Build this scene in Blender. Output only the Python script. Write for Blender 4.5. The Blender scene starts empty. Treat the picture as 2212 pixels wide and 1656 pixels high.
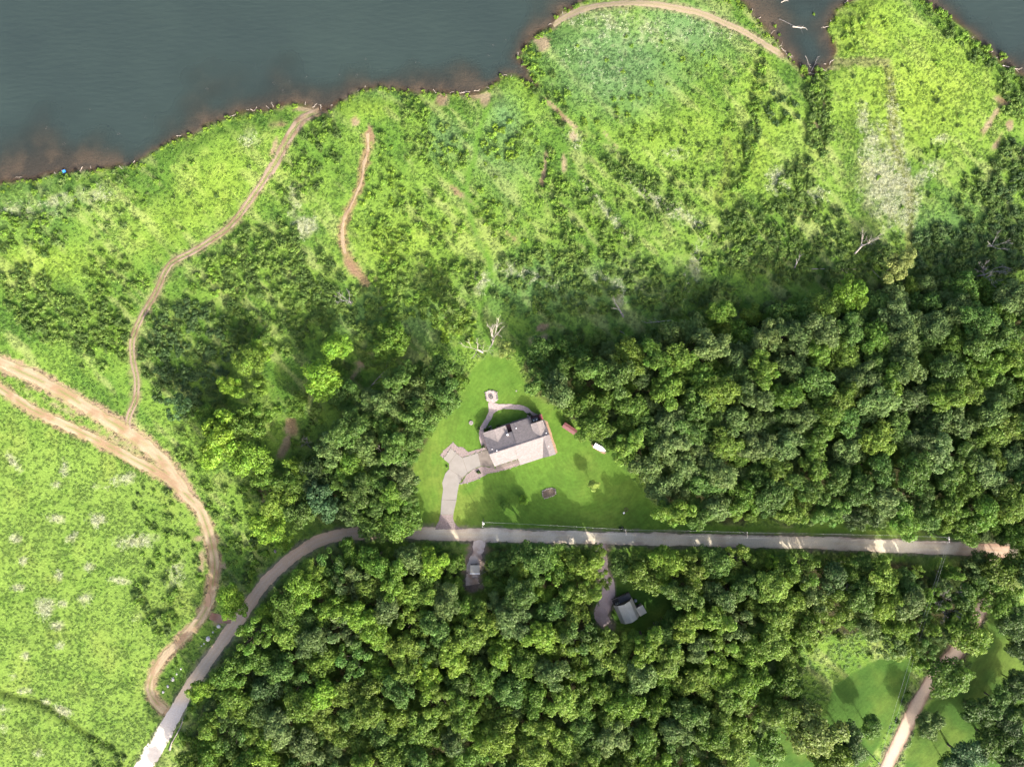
import bpy, math, random
import numpy as np
from mathutils import Vector

# ------------------------------------------------------------------ camera, world, sun, exposure
scene = bpy.context.scene
col = scene.collection
H = 277.7                       # metres above the ground
PPM = 5.53                      # picture units (2212 wide) per metre of ground
cam_d = bpy.data.cameras.new('camera'); cam = bpy.data.objects.new('camera', cam_d); col.objects.link(cam)
cam.location = (0, 0, H); cam.rotation_euler = (0, 0, 0)
cam_d.sensor_fit = 'HORIZONTAL'; cam_d.sensor_width = 36; cam_d.lens = 25.0
cam_d.clip_start = 1; cam_d.clip_end = 20000
scene.camera = cam

SUN_EL = math.radians(28.5)
SX, SY = 0.50, -0.866           # horizontal direction towards the sun
sun_dir = Vector((SX*math.cos(SUN_EL), SY*math.cos(SUN_EL), math.sin(SUN_EL)))
world = bpy.data.worlds.new('World'); scene.world = world; world.use_nodes = True
wn = world.node_tree; wn.nodes.clear()
sky = wn.nodes.new('ShaderNodeTexSky'); sky.sky_type = 'NISHITA'; sky.sun_disc = False
sky.air_density = 0.4; sky.dust_density = 4.0; sky.ozone_density = 0.0
sky.sun_elevation = SUN_EL; sky.sun_rotation = math.atan2(SX, SY)
bg = wn.nodes.new('ShaderNodeBackground'); bg.inputs['Strength'].default_value = 0.15
wo = wn.nodes.new('ShaderNodeOutputWorld')
wn.links.new(sky.outputs[0], bg.inputs[0]); wn.links.new(bg.outputs[0], wo.inputs[0])
sun_d = bpy.data.lights.new('sun', 'SUN'); sun_d.energy = 2.0; sun_d.angle = math.radians(0.5); sun_d.color = (1.0, 0.94, 0.84)
sun = bpy.data.objects.new('sun', sun_d); col.objects.link(sun); sun.location = (100, -170, 200)
sun.rotation_euler = sun_dir.to_track_quat('Z', 'Y').to_euler()
scene.view_settings.view_transform = 'Standard'; scene.view_settings.look = 'None'
scene.view_settings.exposure = 2.42; scene.view_settings.gamma = 1.0
scene.view_settings.use_curve_mapping = False
scene.render.engine = 'CYCLES'
scene.cycles.max_bounces = 6; scene.cycles.diffuse_bounces = 3; scene.cycles.transparent_max_bounces = 8

rng = np.random.default_rng(7); random.seed(7)

# ------------------------------------------------------------------ numeric helpers
def D(x, y): return ((x-1106.0)/PPM, (828.0-y)/PPM)            # picture units -> ground metres
def DS(pts): return np.array([D(*p) for p in pts])
def S(x, y): return D(x*0.73733, y*0.73733)                    # full-size photograph pixels -> ground metres
def lin(r, g, b, k=1.0):
    f = lambda c: (c/12.92 if c <= .04045 else ((c+.055)/1.055)**2.4)
    return np.array([f(r/255)*k, f(g/255)*k, f(b/255)*k])
KA = 0.36
def A(r, g, b): return lin(r, g, b, KA)
def sst(a, b, x):
    t = np.clip((x-a)/(b-a), 0, 1); return t*t*(3-2*t)
def hsh(ix, iy, s):
    h = (ix.astype(np.int64)*374761393 + iy.astype(np.int64)*668265263 + s*1274126177) & 0xffffffff
    h = ((h ^ (h >> 13))*1274126177) & 0xffffffff
    h = (h ^ (h >> 16)) & 0xffffffff
    return h/4294967295.0
def vn(x, y, s=0):
    ix = np.floor(x); iy = np.floor(y); fx = x-ix; fy = y-iy
    fx = fx*fx*(3-2*fx); fy = fy*fy*(3-2*fy)
    a = hsh(ix, iy, s); b = hsh(ix+1, iy, s); c = hsh(ix, iy+1, s); d = hsh(ix+1, iy+1, s)
    return (a*(1-fx)+b*fx)*(1-fy)+(c*(1-fx)+d*fx)*fy
def fbm(x, y, sc, s=0, o=3):
    r = 0; a = .5; t = 0
    for k in range(o):
        r = r + a*vn(x/sc*2**k+17.3*k, y/sc*2**k-9.1*k, s+k); t += a; a *= .55
    return r/t
def seg_dist(px, py, pts, closed=False):
    pts = np.asarray(pts, float); n = len(pts); best = np.full(px.shape, 1e9)
    for i in range(n if closed else n-1):
        x0, y0 = pts[i]; x1, y1 = pts[(i+1) % n]
        dx, dy = x1-x0, y1-y0; L = dx*dx+dy*dy+1e-9
        t = np.clip(((px-x0)*dx+(py-y0)*dy)/L, 0, 1)
        best = np.minimum(best, (px-x0-t*dx)**2+(py-y0-t*dy)**2)
    return np.sqrt(best)
def inside(px, py, pts):
    pts = np.asarray(pts, float); n = len(pts); r = np.zeros(px.shape, bool)
    for i in range(n):
        x0, y0 = pts[i]; x1, y1 = pts[(i+1) % n]
        c = ((y0 > py) != (y1 > py)); t = (x1-x0)*(py-y0)/((y1-y0) if abs(y1-y0) > 1e-9 else 1e-9)+x0
        r ^= (c & (px < t))
    return r
def sdf(px, py, pts):                                           # positive inside
    d = seg_dist(px, py, pts, True); return np.where(inside(px, py, pts), d, -d)
def resample(pts, step):
    pts = np.asarray(pts, float)
    # Catmull-Rom smoothing, then even steps
    P = np.vstack([2*pts[0]-pts[1], pts, 2*pts[-1]-pts[-2]]); out = []
    for i in range(1, len(P)-2):
        for t in np.linspace(0, 1, 12, endpoint=False):
            a, b, c, d = P[i-1], P[i], P[i+1], P[i+2]
            out.append(.5*((2*b)+(-a+c)*t+(2*a-5*b+4*c-d)*t*t+(-a+3*b-3*c+d)*t**3))
    out.append(P[-2]); out = np.array(out)
    L = np.r_[0, np.cumsum(np.hypot(*np.diff(out, axis=0).T))]
    s = np.linspace(0, L[-1], max(3, int(L[-1]/step)+1))
    return np.c_[np.interp(s, L, out[:, 0]), np.interp(s, L, out[:, 1])]

# ------------------------------------------------------------------ the map: outlines read from the photograph
SHORE = [(-400,470),(-120,420),(0,389),(67,381),(144,367),(234,362),(277,354),(317,331),(361,301),(417,284),(484,254),(521,239),(585,230),
 (611,220),(668,227),(705,230),(737,214),(764,197),(820,182),(877,197),(924,194),(971,197),(1031,200),(1058,187),(1084,160),(1110,164),
 (1148,182),(1160,186),(1138,144),(1118,120),(1131,93),(1158,73),(1195,50),(1215,25),(1240,8),(1285,-12),(1400,-40),(1500,-38),(1570,-20),(1599,0),
 (1619,13),(1642,37),(1662,60),(1679,87),(1689,107),(1715,124),(1735,144),(1756,160),(1776,147),(1796,134),(1802,110),(1796,83),(1792,57),
 (1809,23),(1836,3),(1870,-20),(1930,-34),(1980,-18),(2003,0),(2036,20),(2076,50),(2110,80),(2136,104),(2163,130),(2186,144),(2212,157),
 (2300,230),(2450,330),(3200,500)]
WATER = DS(SHORE + [(3200,-9000),(-9000,-9000),(-9000,700)])
LAWN = DS([(1055,768),(1085,772),(1118,795),(1150,850),(1200,885),(1260,945),(1330,995),(1400,1075),(1445,1130),(1600,1136),(1800,1140),(1960,1150),(2090,1168),(2090,1182),
 (1600,1160),(1300,1150),(1100,1146),(980,1142),(900,1140),(880,1120),(895,1000),(925,950),(955,900),(995,840),(1025,790)])
LAWN_SE = [DS([(1865,1440),(1900,1420),(1972,1425),(1965,1480),(1915,1580),(1880,1640),(1860,1720),(1580,1720),(1640,1590),(1780,1540),(1800,1480)]),
 DS([(2140,1310),(2260,1300),(2260,1720),(1940,1720),(1960,1620),(2010,1520),(2080,1480),(2120,1400)]),
 DS([(1320,1240),(1445,1262),(1460,1330),(1400,1365),(1330,1350),(1310,1300)])]
FIELD = DS([(-300,820),(0,850),(83,905),(217,968),(334,1032),(380,1070),(400,1100),(415,1150),(430,1250),(420,1330),(370,1390),(315,1440),(305,1500),(345,1560),(290,1650),(200,1800),(-300,1800)])
ROAD = dict(
 main=DS([(2180,1192),(2148,1188),(2050,1184),(1900,1178),(1800,1173),(1600,1168),(1475,1165),(1300,1161),(1150,1158),(1000,1154),(900,1151),(820,1150),(740,1155),(690,1168),
          (650,1190),(612,1220),(578,1252),(553,1285),(530,1318),(500,1358),(468,1402),(434,1450),(402,1498),(376,1545),(345,1598),(312,1652),(285,1700),(250,1760)]),
 side=DS([(2150,1190),(2141,1225),(2136,1270),(2118,1320),(2080,1390),(2030,1450),(1990,1505),(1955,1575),(1925,1635),(1900,1690),(1880,1740)]),
 trackA=DS([(-90,780),(-40,812),(0,837),(43,866),(83,890),(150,921),(217,954),(284,990),(334,1017),(367,1036),(400,1066),(430,1096),(446,1133),(457,1175),(464,1218),(459,1264),(452,1299),(433,1335),
            (392,1381),(356,1416),(332,1452),(324,1487),(336,1512),(358,1533)]),
 trackB=DS([(-90,735),(-40,760),(0,782),(67,812),(134,845),(184,877),(234,907),(284,937),(327,970),(362,1008),(385,1040),(402,1066)]),
 trackC=DS([(286,940),(276,915),(283,890),(294,863),(296,817),(288,777),(286,743),(294,710),(311,676),(331,643),(347,610),(361,580),(377,563),(417,543),(454,519),(490,493),(518,461),(548,421),(574,384),(598,347),(615,314),(635,281),(658,254),(690,238)]),
 trackD=DS([(794,287),(794,321),(785,361),(780,394),(760,441),(744,474),(740,521),(747,548),(765,580),(790,610)]),
 trackF=DS([(1195,52),(1218,37),(1255,20),(1305,10),(1372,7),(1432,12),(1472,20),(1508,27),(1558,47),(1609,70),(1649,93),(1684,112)]),
 link=DS([(455,1328),(474,1336),(500,1338)]),
 trackE=DS([(1058,227),(1041,264),(1031,301),(1024,347),(1011,381),(1007,414),(1013,450),(1022,490),(1036,530),(1055,562),(1059,590),(1053,623),(1038,666),(1036,690),(1048,716),(1060,760)]),
 trackH=DS([(1919,147),(1926,200),(1929,250),(1926,291),(1936,327),(1956,374),(1964,418),(1966,468),(1963,560)]),
 trackG=DS([(1796,134),(1850,133),(1916,132)]),
 trackI=DS([(1568,300),(1575,334),(1568,377),(1548,428)]),
 gap1=DS([(1038,1160),(1030,1200),(1020,1240),(1022,1262)]),
 gap2=DS([(1296,1170),(1300,1200),(1303,1240),(1315,1262),(1312,1290),(1298,1325),(1310,1348)]),
)
RW = dict(main=2.5, side=2.7, trackA=1.9, trackB=2.6, trackC=1.3, trackD=1.0, trackF=1.2, link=1.6, trackE=1.0, trackH=1.0, trackG=1.0, trackI=1.0, gap1=1.9, gap2=2.2)
BARE = [  # cx, cy, rx, ry, angle(deg, picture), strength
 (1171,93,16,22,-20,.9),(954,216,16,18,0,.7),(1048,212,14,18,0,.95),(1031,205,16,10,0,.9),(767,264,10,10,0,.9),(802,287,6,24,-15,.9),(1216,250,62,7,42,.75),(1238,294,10,16,-20,.8),(1320,303,70,6,48,.45),
 (1176,365,7,50,8,.7),(1218,354,6,24,0,.7),(1001,424,44,8,38,.7),(1033,524,10,34,-25,.55),(1110,516,40,7,45,.45),(2163,217,26,8,20,.85),(2138,262,8,44,30,.75),(2180,270,10,14,0,.8),(2150,312,8,30,30,.55),(2205,330,6,16,0,.6),
 (628,925,16,24,0,.8),(616,962,12,34,25,.85),(575,1060,20,50,10,.5),(430,1163,16,12,0,.6),(436,1210,10,36,0,.7),(480,1222,18,9,0,.55),(470,1230,14,22,0,.5),(760,580,30,10,45,.8),(820,640,5,40,-12,.45),
 (1172,706,16,8,-20,.8),(1160,736,30,16,-20,.6),(785,785,26,14,0,.5),(770,800,12,40,20,.4),(668,232,40,8,-5,.95),(650,255,24,16,-30,.6),(592,318,7,24,15,.8),(600,262,26,26,0,.35),(690,236,22,10,0,.9),
 (60,802,26,10,30,.55),(130,880,60,9,30,.45),(260,955,70,10,30,.5),(340,985,40,9,35,.5),(1060,700,10,6,0,.4),(1300,1185,24,9,0,.8),(1030,1185,30,12,0,.75),(1010,1215,14,28,20,.85),(1022,1255,16,18,0,.8),(1420,1255,30,20,0,.4),(1650,1168,60,10,0,.3),
 (1460,470,10,4,0,.3),(2150,1186,40,16,0,.8),(1790,1178,8,8,0,.5),(1780,225,4,44,0,.5),(1766,270,9,18,-20,.5),(1790,145,26,8,0,.6),(1735,140,20,6,25,.7),(1690,118,10,10,0,.7),(470,1345,20,10,0,.6),(437,1420,10,34,35,.45)]
PALE = [  # white wildflower drifts: cx, cy, rx, ry, angle, strength
 (1915,400,52,80,-6,1.0),(1880,330,26,60,10,.7),(1955,430,28,70,0,.8),(1927,260,9,90,-4,.7),(1945,290,8,90,-8,.6),(1865,260,14,40,-10,.55),(1410,430,70,11,38,.9),(1485,470,60,10,38,.7),(1310,455,70,9,50,.6),(1240,300,24,14,45,.6),
 (660,490,26,24,0,.9),(640,440,16,40,0,.5),(1130,590,70,14,15,.55),(1040,600,20,30,0,.55),(1330,610,60,14,20,.4),(1340,640,14,30,0,.5),(1500,575,16,60,15,.5),(1680,390,26,26,30,.7),(1760,420,30,20,0,.6),(1460,330,22,14,0,.3),
 (130,430,70,16,-20,.5),(50,455,60,18,0,.45),(210,420,40,20,0,.45),(540,300,24,18,-25,.5),(1990,380,50,16,-40,.5),(1370,60,120,34,12,.30),(1520,60,60,26,25,.32),(2035,300,30,10,-20,.4),(1290,150,90,60,0,.12),
 (120,1120,18,9,0,.9),(209,1122,20,14,0,.9),(35,1162,14,10,0,.9),(156,1160,14,8,-30,.9),(290,1168,45,14,-5,.9),(51,1210,9,9,0,.9),(191,1223,12,9,0,.9),(128,1242,9,12,0,.8),(39,1268,16,7,0,.9),(184,1292,18,12,-30,.9),
 (98,1312,20,22,0,1),(135,1303,10,8,0,.8),(124,1350,14,10,0,.9),(133,1390,10,9,0,.7),(57,1415,8,8,0,.8),(255,1253,24,7,10,.7),(138,1533,22,11,20,.9),(101,1514,9,6,0,.8),(60,1490,18,6,0,.5),(30,1460,8,8,0,.6),
 (30,995,24,10,50,.9),(140,1010,10,18,0,.7),(265,1035,26,12,-10,.8),(122,1047,10,8,0,.7),(380,1240,18,40,0,.6),(10,1530,16,8,0,.6),(12,1570,10,8,0,.7),(85,1625,14,10,0,.5),(215,1050,16,7,0,.4),(300,1330,16,10,0,.35)]
COOL = [(1330,130,150,110,0,.9),(1480,60,120,60,20,.8),(1090,260,40,60,0,.8),(960,300,50,50,0,.6),(60,450,130,60,-15,.35),(820,200,60,20,0,.2),(1240,620,240,70,0,.45),(900,690,60,60,0,.5),(780,680,90,60,0,.4),(1080,330,90,90,0,.4),(1700,340,40,60,0,.25),(2090,520,140,90,0,.5)]
BRIGHT = [(1990,200,180,130,0,.9),(1880,60,90,80,0,.8),(1640,330,110,110,0,.6),(1500,300,90,90,0,.45),(400,470,120,60,-25,.5),(100,570,140,40,0,.6),(480,400,120,80,-35,.6),(850,520,110,60,0,.6),(1000,520,90,60,0,.4),(200,1250,220,260,0,.35),(60,1420,90,120,0,.4),(1640,170,40,60,0,.5),(1560,420,60,40,0,.5),(800,235,60,24,0,.5),(1430,300,60,60,0,.3)]
DITCH = DS([(-40,1488),(0,1495),(40,1507),(85,1515),(120,1535),(160,1565),(200,1595),(240,1612)])
def blob(px, py, b):
    cx, cy = D(b[0], b[1]); a = math.radians(-b[4]); c, s = math.cos(a), math.sin(a)
    dx, dy = px-cx, py-cy
    u = (dx*c+dy*s)/(b[2]*1.12/PPM); v = (-dx*s+dy*c)/(b[3]*1.12/PPM)
    return np.clip(1.25-np.sqrt(u*u+v*v), 0, 1)*b[5]
def blobs(px, py, L):
    r = np.zeros(px.shape)
    for b in L: r = np.maximum(r, blob(px, py, b))
    return r
HOUSE_C = S(1540, 1290)
FOREST_R = DS([(1135,772),(1200,738),(1300,745),(1400,722),(1480,700),(1560,690),(1640,660),(1720,650),(1800,630),(1900,618),(2000,605),(2300,600),(2300,1260),(2185,1265),(2165,1185),(2060,1150),(1900,1128),(1700,1118),(1600,1122),(1500,1126),(1445,1112),
 (1420,1070),(1395,1030),(1360,995),(1330,975),(1290,950),(1262,920),(1238,900),(1215,880),(1180,855),(1145,835)])
FOREST_S = DS([(330,1760),(395,1640),(430,1560),(470,1470),(490,1420),(530,1365),(575,1305),(620,1262),(680,1215),(760,1192),(860,1192),(985,1195),(990,1240),(1005,1290),(1050,1290),(1050,1230),(1065,1190),(1270,1190),(1290,1215),(1285,1260),
 (1272,1330),(1290,1370),(1400,1375),(1445,1340),(1460,1290),(1340,1235),(1325,1205),(1600,1200),(1800,1205),(1960,1215),(1995,1235),(1990,1300),(1970,1395),(1850,1360),(1720,1375),(1702,1470),(1725,1555),(1640,1580),(1600,1660),(1570,1760)])
FOREST_L = DS([(850,800),(930,780),(1000,795),(1000,830),(960,880),(930,930),(905,975),(890,1010),(895,1060),(890,1110),(868,1130),(800,1130),(700,1110),(670,1060),(690,1000),(720,930),(760,880),(830,850)])
FOREST_E = DS([(2020,1240),(2090,1230),(2120,1290),(2130,1350),(2095,1400),(2070,1470),(2010,1480),(1985,1440),(1990,1330)])
FORESTS = [FOREST_R, FOREST_S, FOREST_L, FOREST_E]

def water_sd(x, y):
    x = np.asarray(x, float); y = np.asarray(y, float)
    return sdf(x, y, WATER) + (fbm(x, y, 6, 91)-.5)*3.0
def lawn_m(x, y):
    d = sdf(x, y, LAWN)
    for p in LAWN_SE: d = np.maximum(d, sdf(x, y, p))
    return d
def height(x, y, wsd=None, lm=None):
    x = np.asarray(x, float); y = np.asarray(y, float)
    if wsd is None: wsd = water_sd(x, y)
    z = (fbm(x, y, 60, 5)-.5)*1.6+(fbm(x, y, 22, 8)-.5)*.6
    hd = np.hypot(x-HOUSE_C[0], y-HOUSE_C[1])
    z = z*sst(25, 60, hd)*sst(0, 25, -wsd)
    dd = seg_dist(x, y, DITCH); z = z-0.9*np.exp(-(dd/1.2)**2)
    z = z-1.25*sst(9, -1, -wsd)-np.clip(wsd, 0, 90)*.05
    return z
WATER_Z = -1.15

def ground_col(x, y, wsd=None):
    """colour of what grows or lies on the ground, southeast lawn shade included"""
    x = np.asarray(x, float); y = np.asarray(y, float)
    if wsd is None: wsd = water_sd(x, y)
    n1 = fbm(x, y, 22, 1); n2 = fbm(x, y, 6, 2); n3 = fbm(x, y, 2.2, 3, 2); n4 = fbm(x, y, 40, 4)
    def mix(a, b, t): return a*(1-t[:, None])+b*t[:, None]
    g1 = A(146,186,76); g2 = A(116,160,62); g3 = A(180,202,108); cool = A(126,168,100); brt = A(176,208,80); fld = A(150,186,82)
    c = mix(np.tile(g1, (len(x), 1)), g2, sst(.42, .68, n1*.6+n2*.4))
    c = mix(c, g3, sst(.52, .75, n2*.7+n4*.3)*.7)
    u_ = x*.72+y*.69; v_ = -x*.69+y*.72; st1 = fbm(u_*3.2, v_*.55, 14, 101, 4); st2 = fbm(u_*2.6, v_*.5, 9, 107, 3)
    c = mix(c, A(104,150,58), sst(.5, .66, st1)*.7); c = mix(c, A(196,210,128), sst(.56, .72, st2)*.6)
    nz = (n2-.5)*.7
    c = mix(c, cool, np.clip(blobs(x, y, COOL)*1.3+nz*.5, 0, 1)*(blobs(x, y, COOL) > .02))
    c = mix(c, brt, np.clip(blobs(x, y, BRIGHT)*1.1+nz*.6, 0, 1)*(blobs(x, y, BRIGHT) > .02)*.85)
    f = sst(-1.5, 1.5, sdf(x, y, FIELD)+(n2-.5)*6)
    fc = mix(np.tile(fld, (len(x), 1)), A(172,194,92), sst(.45, .7, n1)*.6)
    fc = mix(fc, A(132,172,70), sst(.5, .72, n2)*.7)
    c = mix(c, fc, f)
    dd = seg_dist(x, y, DITCH); c = mix(c, A(86,110,40), np.exp(-(dd/1.6)**2)*.8)
    fm = np.zeros(len(x))
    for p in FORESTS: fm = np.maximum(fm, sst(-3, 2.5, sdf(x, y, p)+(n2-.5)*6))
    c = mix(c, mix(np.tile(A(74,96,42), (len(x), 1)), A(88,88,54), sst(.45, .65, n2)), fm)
    lm = lawn_m(x, y)
    c = mix(c, mix(mix(np.tile(A(118,160,62), (len(x), 1)), A(158,178,82), sst(.42, .7, n1*.6+n2*.4)*.85), A(98,144,54), sst(.48, .66, n2)*.6), sst(-.6, .6, lm+(n3-.5)*1.2))
    lse = np.maximum.reduce([sdf(x, y, p) for p in LAWN_SE])
    c = mix(c, mix(np.tile(A(78,120,48), (len(x), 1)), A(112,142,58), sst(.4, .7, n2*.5+n1*.5)), sst(-.6, .6, lse)*.85)  # southeast lawns darker than the house lawn: tree shade painted into the green
    pl = blobs(x, y, PALE); c = mix(c, A(214,216,168), np.clip(pl*1.3-.2+(n3-.5)*1.3+(n2-.5)*.5, 0, 1)*.75*(pl > .01))
    b = blobs(x, y, BARE); bm = np.clip(sst(.2, .6, b+(n3-.5)*.5+(n2-.5)*.3), 0, 1)*(b > .02)
    dirt = mix(np.tile(A(196,174,142), (len(x), 1)), A(170,142,112), sst(.4, .7, n2))
    c = mix(c, dirt, bm*.9)
    for k, w, s, dc in (('main',2.5,.75,(172,158,146)),('side',2.7,.7,(165,140,128)),('trackA',2.0,.9,(202,170,140)),('trackB',3.2,.9,(206,176,146)),('trackC',1.5,.55,(178,158,128)),('trackD',1.2,.8,(186,150,118)),
                     ('trackF',1.4,.6,(186,172,136)),('trackH',.9,.5,(160,160,90)),('trackG',1.0,.55,(176,162,128)),('trackI',.9,.35,(160,186,70)),('gap1',2.9,.9,(180,160,150)),('gap2',2.5,.8,(180,160,150))):
        d = seg_dist(x, y, ROAD[k]); c = mix(c, A(*dc), s*sst(w+1.3, w-.2, d+(n3-.5)*2.4))
    d = seg_dist(x, y, ROAD['trackE']); c = mix(c, A(112,160,58), sst(1.8, .6, d+(n3-.5)*.8)*.8)
    for k, w_ in (('trackI', .9), ('trackH', .9), ('trackG', .9)):
        d = seg_dist(x, y, ROAD[k]); c = mix(c, A(128,140,72), np.exp(-((d-w_)/.55)**2)*.55)
    sh = sst(-2.2, 1.0, wsd+(n2-.5)*3.5)
    c = mix(c, mix(np.tile(A(128,104,84), (len(x), 1)), A(150,138,120), sst(.5, .8, n3)), sh)
    c = mix(c, mix(np.tile(A(154,136,118), (len(x), 1)), A(116,108,100), sst(.35, .65, n2)), sst(0, 2, wsd))
    c *= (0.90+.2*n3)[:, None]
    return c

# ------------------------------------------------------------------ node materials
def new_mat(name):
    m = bpy.data.materials.new(name); m.use_nodes = True; nt = m.node_tree; nt.nodes.clear()
    out = nt.nodes.new('ShaderNodeOutputMaterial'); return m, nt, out
def N(nt, t, **kw):
    n = nt.nodes.new(t)
    for k, v in kw.items(): setattr(n, k, v)
    return n
def simple(name, rgb, rough=.85, noise=None, bump=None, spec=.3, metal=0, var=.25):
    """plain surface: colour broken up by two octaves of noise, with fine relief"""
    m, nt, out = new_mat(name); L = nt.links.new
    p = N(nt, 'ShaderNodeBsdfPrincipled'); p.inputs['Roughness'].default_value = rough
    p.inputs['Specular IOR Level'].default_value = spec; p.inputs['Metallic'].default_value = metal
    g = N(nt, 'ShaderNodeNewGeometry')
    sc = noise or 3.0
    t = N(nt, 'ShaderNodeTexNoise'); t.inputs['Scale'].default_value = sc; t.inputs['Detail'].default_value = 5; t.inputs['Roughness'].default_value = .65
    L(g.outputs['Position'], t.inputs['Vector'])
    r = N(nt, 'ShaderNodeValToRGB'); c = np.array(rgb)
    r.color_ramp.elements[0].position = .3; r.color_ramp.elements[1].position = .7
    r.color_ramp.elements[0].color = (*(c*(1-var)), 1); r.color_ramp.elements[1].color = (*np.minimum(c*(1+var), 1), 1)
    L(t.outputs['Fac'], r.inputs['Fac']); L(r.outputs['Color'], p.inputs['Base Color'])
    if bump:
        b = N(nt, 'ShaderNodeBump'); b.inputs['Strength'].default_value = bump[0]; b.inputs['Distance'].default_value = bump[1]
        t2 = N(nt, 'ShaderNodeTexNoise'); t2.inputs['Scale'].default_value = bump[2]; t2.inputs['Detail'].default_value = 3
        L(g.outputs['Position'], t2.inputs['Vector']); L(t2.outputs['Fac'], b.inputs['Height']); L(b.outputs['Normal'], p.inputs['Normal'])
    L(p.outputs[0], out.inputs['Surface']); return m
def leaf_mat(name, trans=.28, var=(.72, 1.3)):
    m, nt, out = new_mat(name); L = nt.links.new
    oi = N(nt, 'ShaderNodeObjectInfo'); at = N(nt, 'ShaderNodeAttribute', attribute_type='INSTANCER', attribute_name='tint')
    add = N(nt, 'ShaderNodeVectorMath', operation='ADD'); L(oi.outputs['Color'], add.inputs[0]); L(at.outputs['Color'], add.inputs[1])
    lv = N(nt, 'ShaderNodeAttribute', attribute_name='leafvar')
    mr = N(nt, 'ShaderNodeMapRange'); mr.inputs['To Min'].default_value = var[0]; mr.inputs['To Max'].default_value = var[1]; L(lv.outputs['Fac'], mr.inputs['Value'])
    mu = N(nt, 'ShaderNodeVectorMath', operation='SCALE'); L(add.outputs[0], mu.inputs[0]); L(mr.outputs[0], mu.inputs['Scale'])
    lw = N(nt, 'ShaderNodeAttribute', attribute_name='leafhue')
    hs = N(nt, 'ShaderNodeHueSaturation'); L(mu.outputs[0], hs.inputs['Color'])
    mh = N(nt, 'ShaderNodeMapRange'); mh.inputs['To Min'].default_value = .49; mh.inputs['To Max'].default_value = .52; L(lw.outputs['Fac'], mh.inputs['Value']); L(mh.outputs[0], hs.inputs['Hue'])
    p = N(nt, 'ShaderNodeBsdfPrincipled'); p.inputs['Roughness'].default_value = .6; p.inputs['Specular IOR Level'].default_value = .25
    tr = N(nt, 'ShaderNodeBsdfTranslucent'); mx = N(nt, 'ShaderNodeMixShader'); mx.inputs[0].default_value = trans
    L(hs.outputs[0], p.inputs['Base Color']); L(hs.outputs[0], tr.inputs['Color'])
    L(p.outputs[0], mx.inputs[1]); L(tr.outputs[0], mx.inputs[2]); L(mx.outputs[0], out.inputs['Surface']); return m

M = {}
M['leaf'] = leaf_mat('foliage', .36, (.62, 1.42)); M['grass'] = leaf_mat('grass_blades', .35, (.86, 1.16)); M['flower'] = leaf_mat('flower_heads', .2, (.85, 1.15))
M['bark'] = simple('bark', (.11,.085,.065), .9, 4, (.6,.05,12)); M['dead'] = simple('weathered_wood', (.27,.24,.205), .9, 3, (.5,.03,10))
M['deadgrey'] = simple('grey_deadwood', (.17,.155,.15), .9, 3, (.5,.03,10))
M['drift'] = simple('driftwood', (.3,.26,.215), .9, 3, (.4,.03,9))
M['concrete'] = simple('concrete', A(190,184,174), .85, .35, (.2,.02,9), var=.09)
M['concrete_old'] = simple('old_concrete', A(164,153,142), .85, .8, (.2,.02,9), var=.16)
M['pale'] = simple('pale_concrete', (.42,.38,.35), .85, .5, (.2,.02,9), var=.12)
M['rock'] = simple('river_rock', A(190,172,166), .9, 2.6, (1.0,.12,5), var=.42)
M['redrock'] = simple('red_rock_bed', A(206,172,140), .9, 2.6, (1.0,.12,5), var=.42)
M['flag'] = simple('flagstone', A(196,180,174)*1.35, .9, 1.4, (.5,.05,3), var=.28)
M['limestone'] = simple('limestone', A(214,210,204)*1.6, .9, 1.5, (.6,.08,3), var=.2)
M['stone'] = simple('pale_stone', A(192,184,178), .9, 1.5, (.6,.08,3), var=.2)
M['wall'] = simple('siding', (.36,.31,.27), .85, 3, var=.12); M['white'] = simple('white_paint', (.78,.78,.77), .5, 2, var=.05, spec=.4)
M['glass'] = simple('window_glass', (.03,.04,.05), .08, 1, var=.1, spec=.5); M['dark'] = simple('dark_metal', (.03,.032,.035), .5, 3, var=.2)
M['maroon'] = simple('maroon_deck', (.055,.025,.026), .8, 4, var=.3); M['maroon2'] = simple('maroon_paint', (.17,.045,.05), .7, 3, var=.2)
M['slate'] = simple('blue_grey_metal', (.16,.19,.21), .6, 4, var=.15); M['redmetal'] = simple('red_metal_roof', (.12,.046,.043), .5, 1.2, (.2,.02,2), var=.14, spec=.45)
M['tanmetal'] = simple('tan_metal_roof', (.36,.35,.29), .5, .8, (.15,.02,2), var=.1, spec=.45); M['tanwall'] = simple('tan_siding', (.17,.15,.13), .8, 2, var=.15)
M['wood'] = simple('dark_timber', (.075,.06,.05), .85, 4, (.4,.03,10)); M['pole'] = simple('pole_timber', (.16,.13,.11), .85, 4, (.4,.02,12))
M['soil'] = simple('dark_soil', (.07,.055,.04), .95, 3, (1,.1,5), var=.5); M['tire'] = simple('tyre_rubber', (.02,.02,.02), .8, 3)
M['carpaint'] = simple('dark_car_paint', (.02,.022,.026), .25, 2, var=.15, spec=.6); M['rust'] = simple('rusted_steel', (.10,.06,.045), .7, 6, var=.4)
M['wire'] = simple('aluminium_wire', (.34,.34,.35), .5, 1, var=.05); M['mud'] = simple('muddy_water', A(206,170,132), .25, .8, var=.06, spec=.5)
M['blue'] = simple('blue_plastic', (.05,.25,.62), .5, 2, var=.1)

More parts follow.
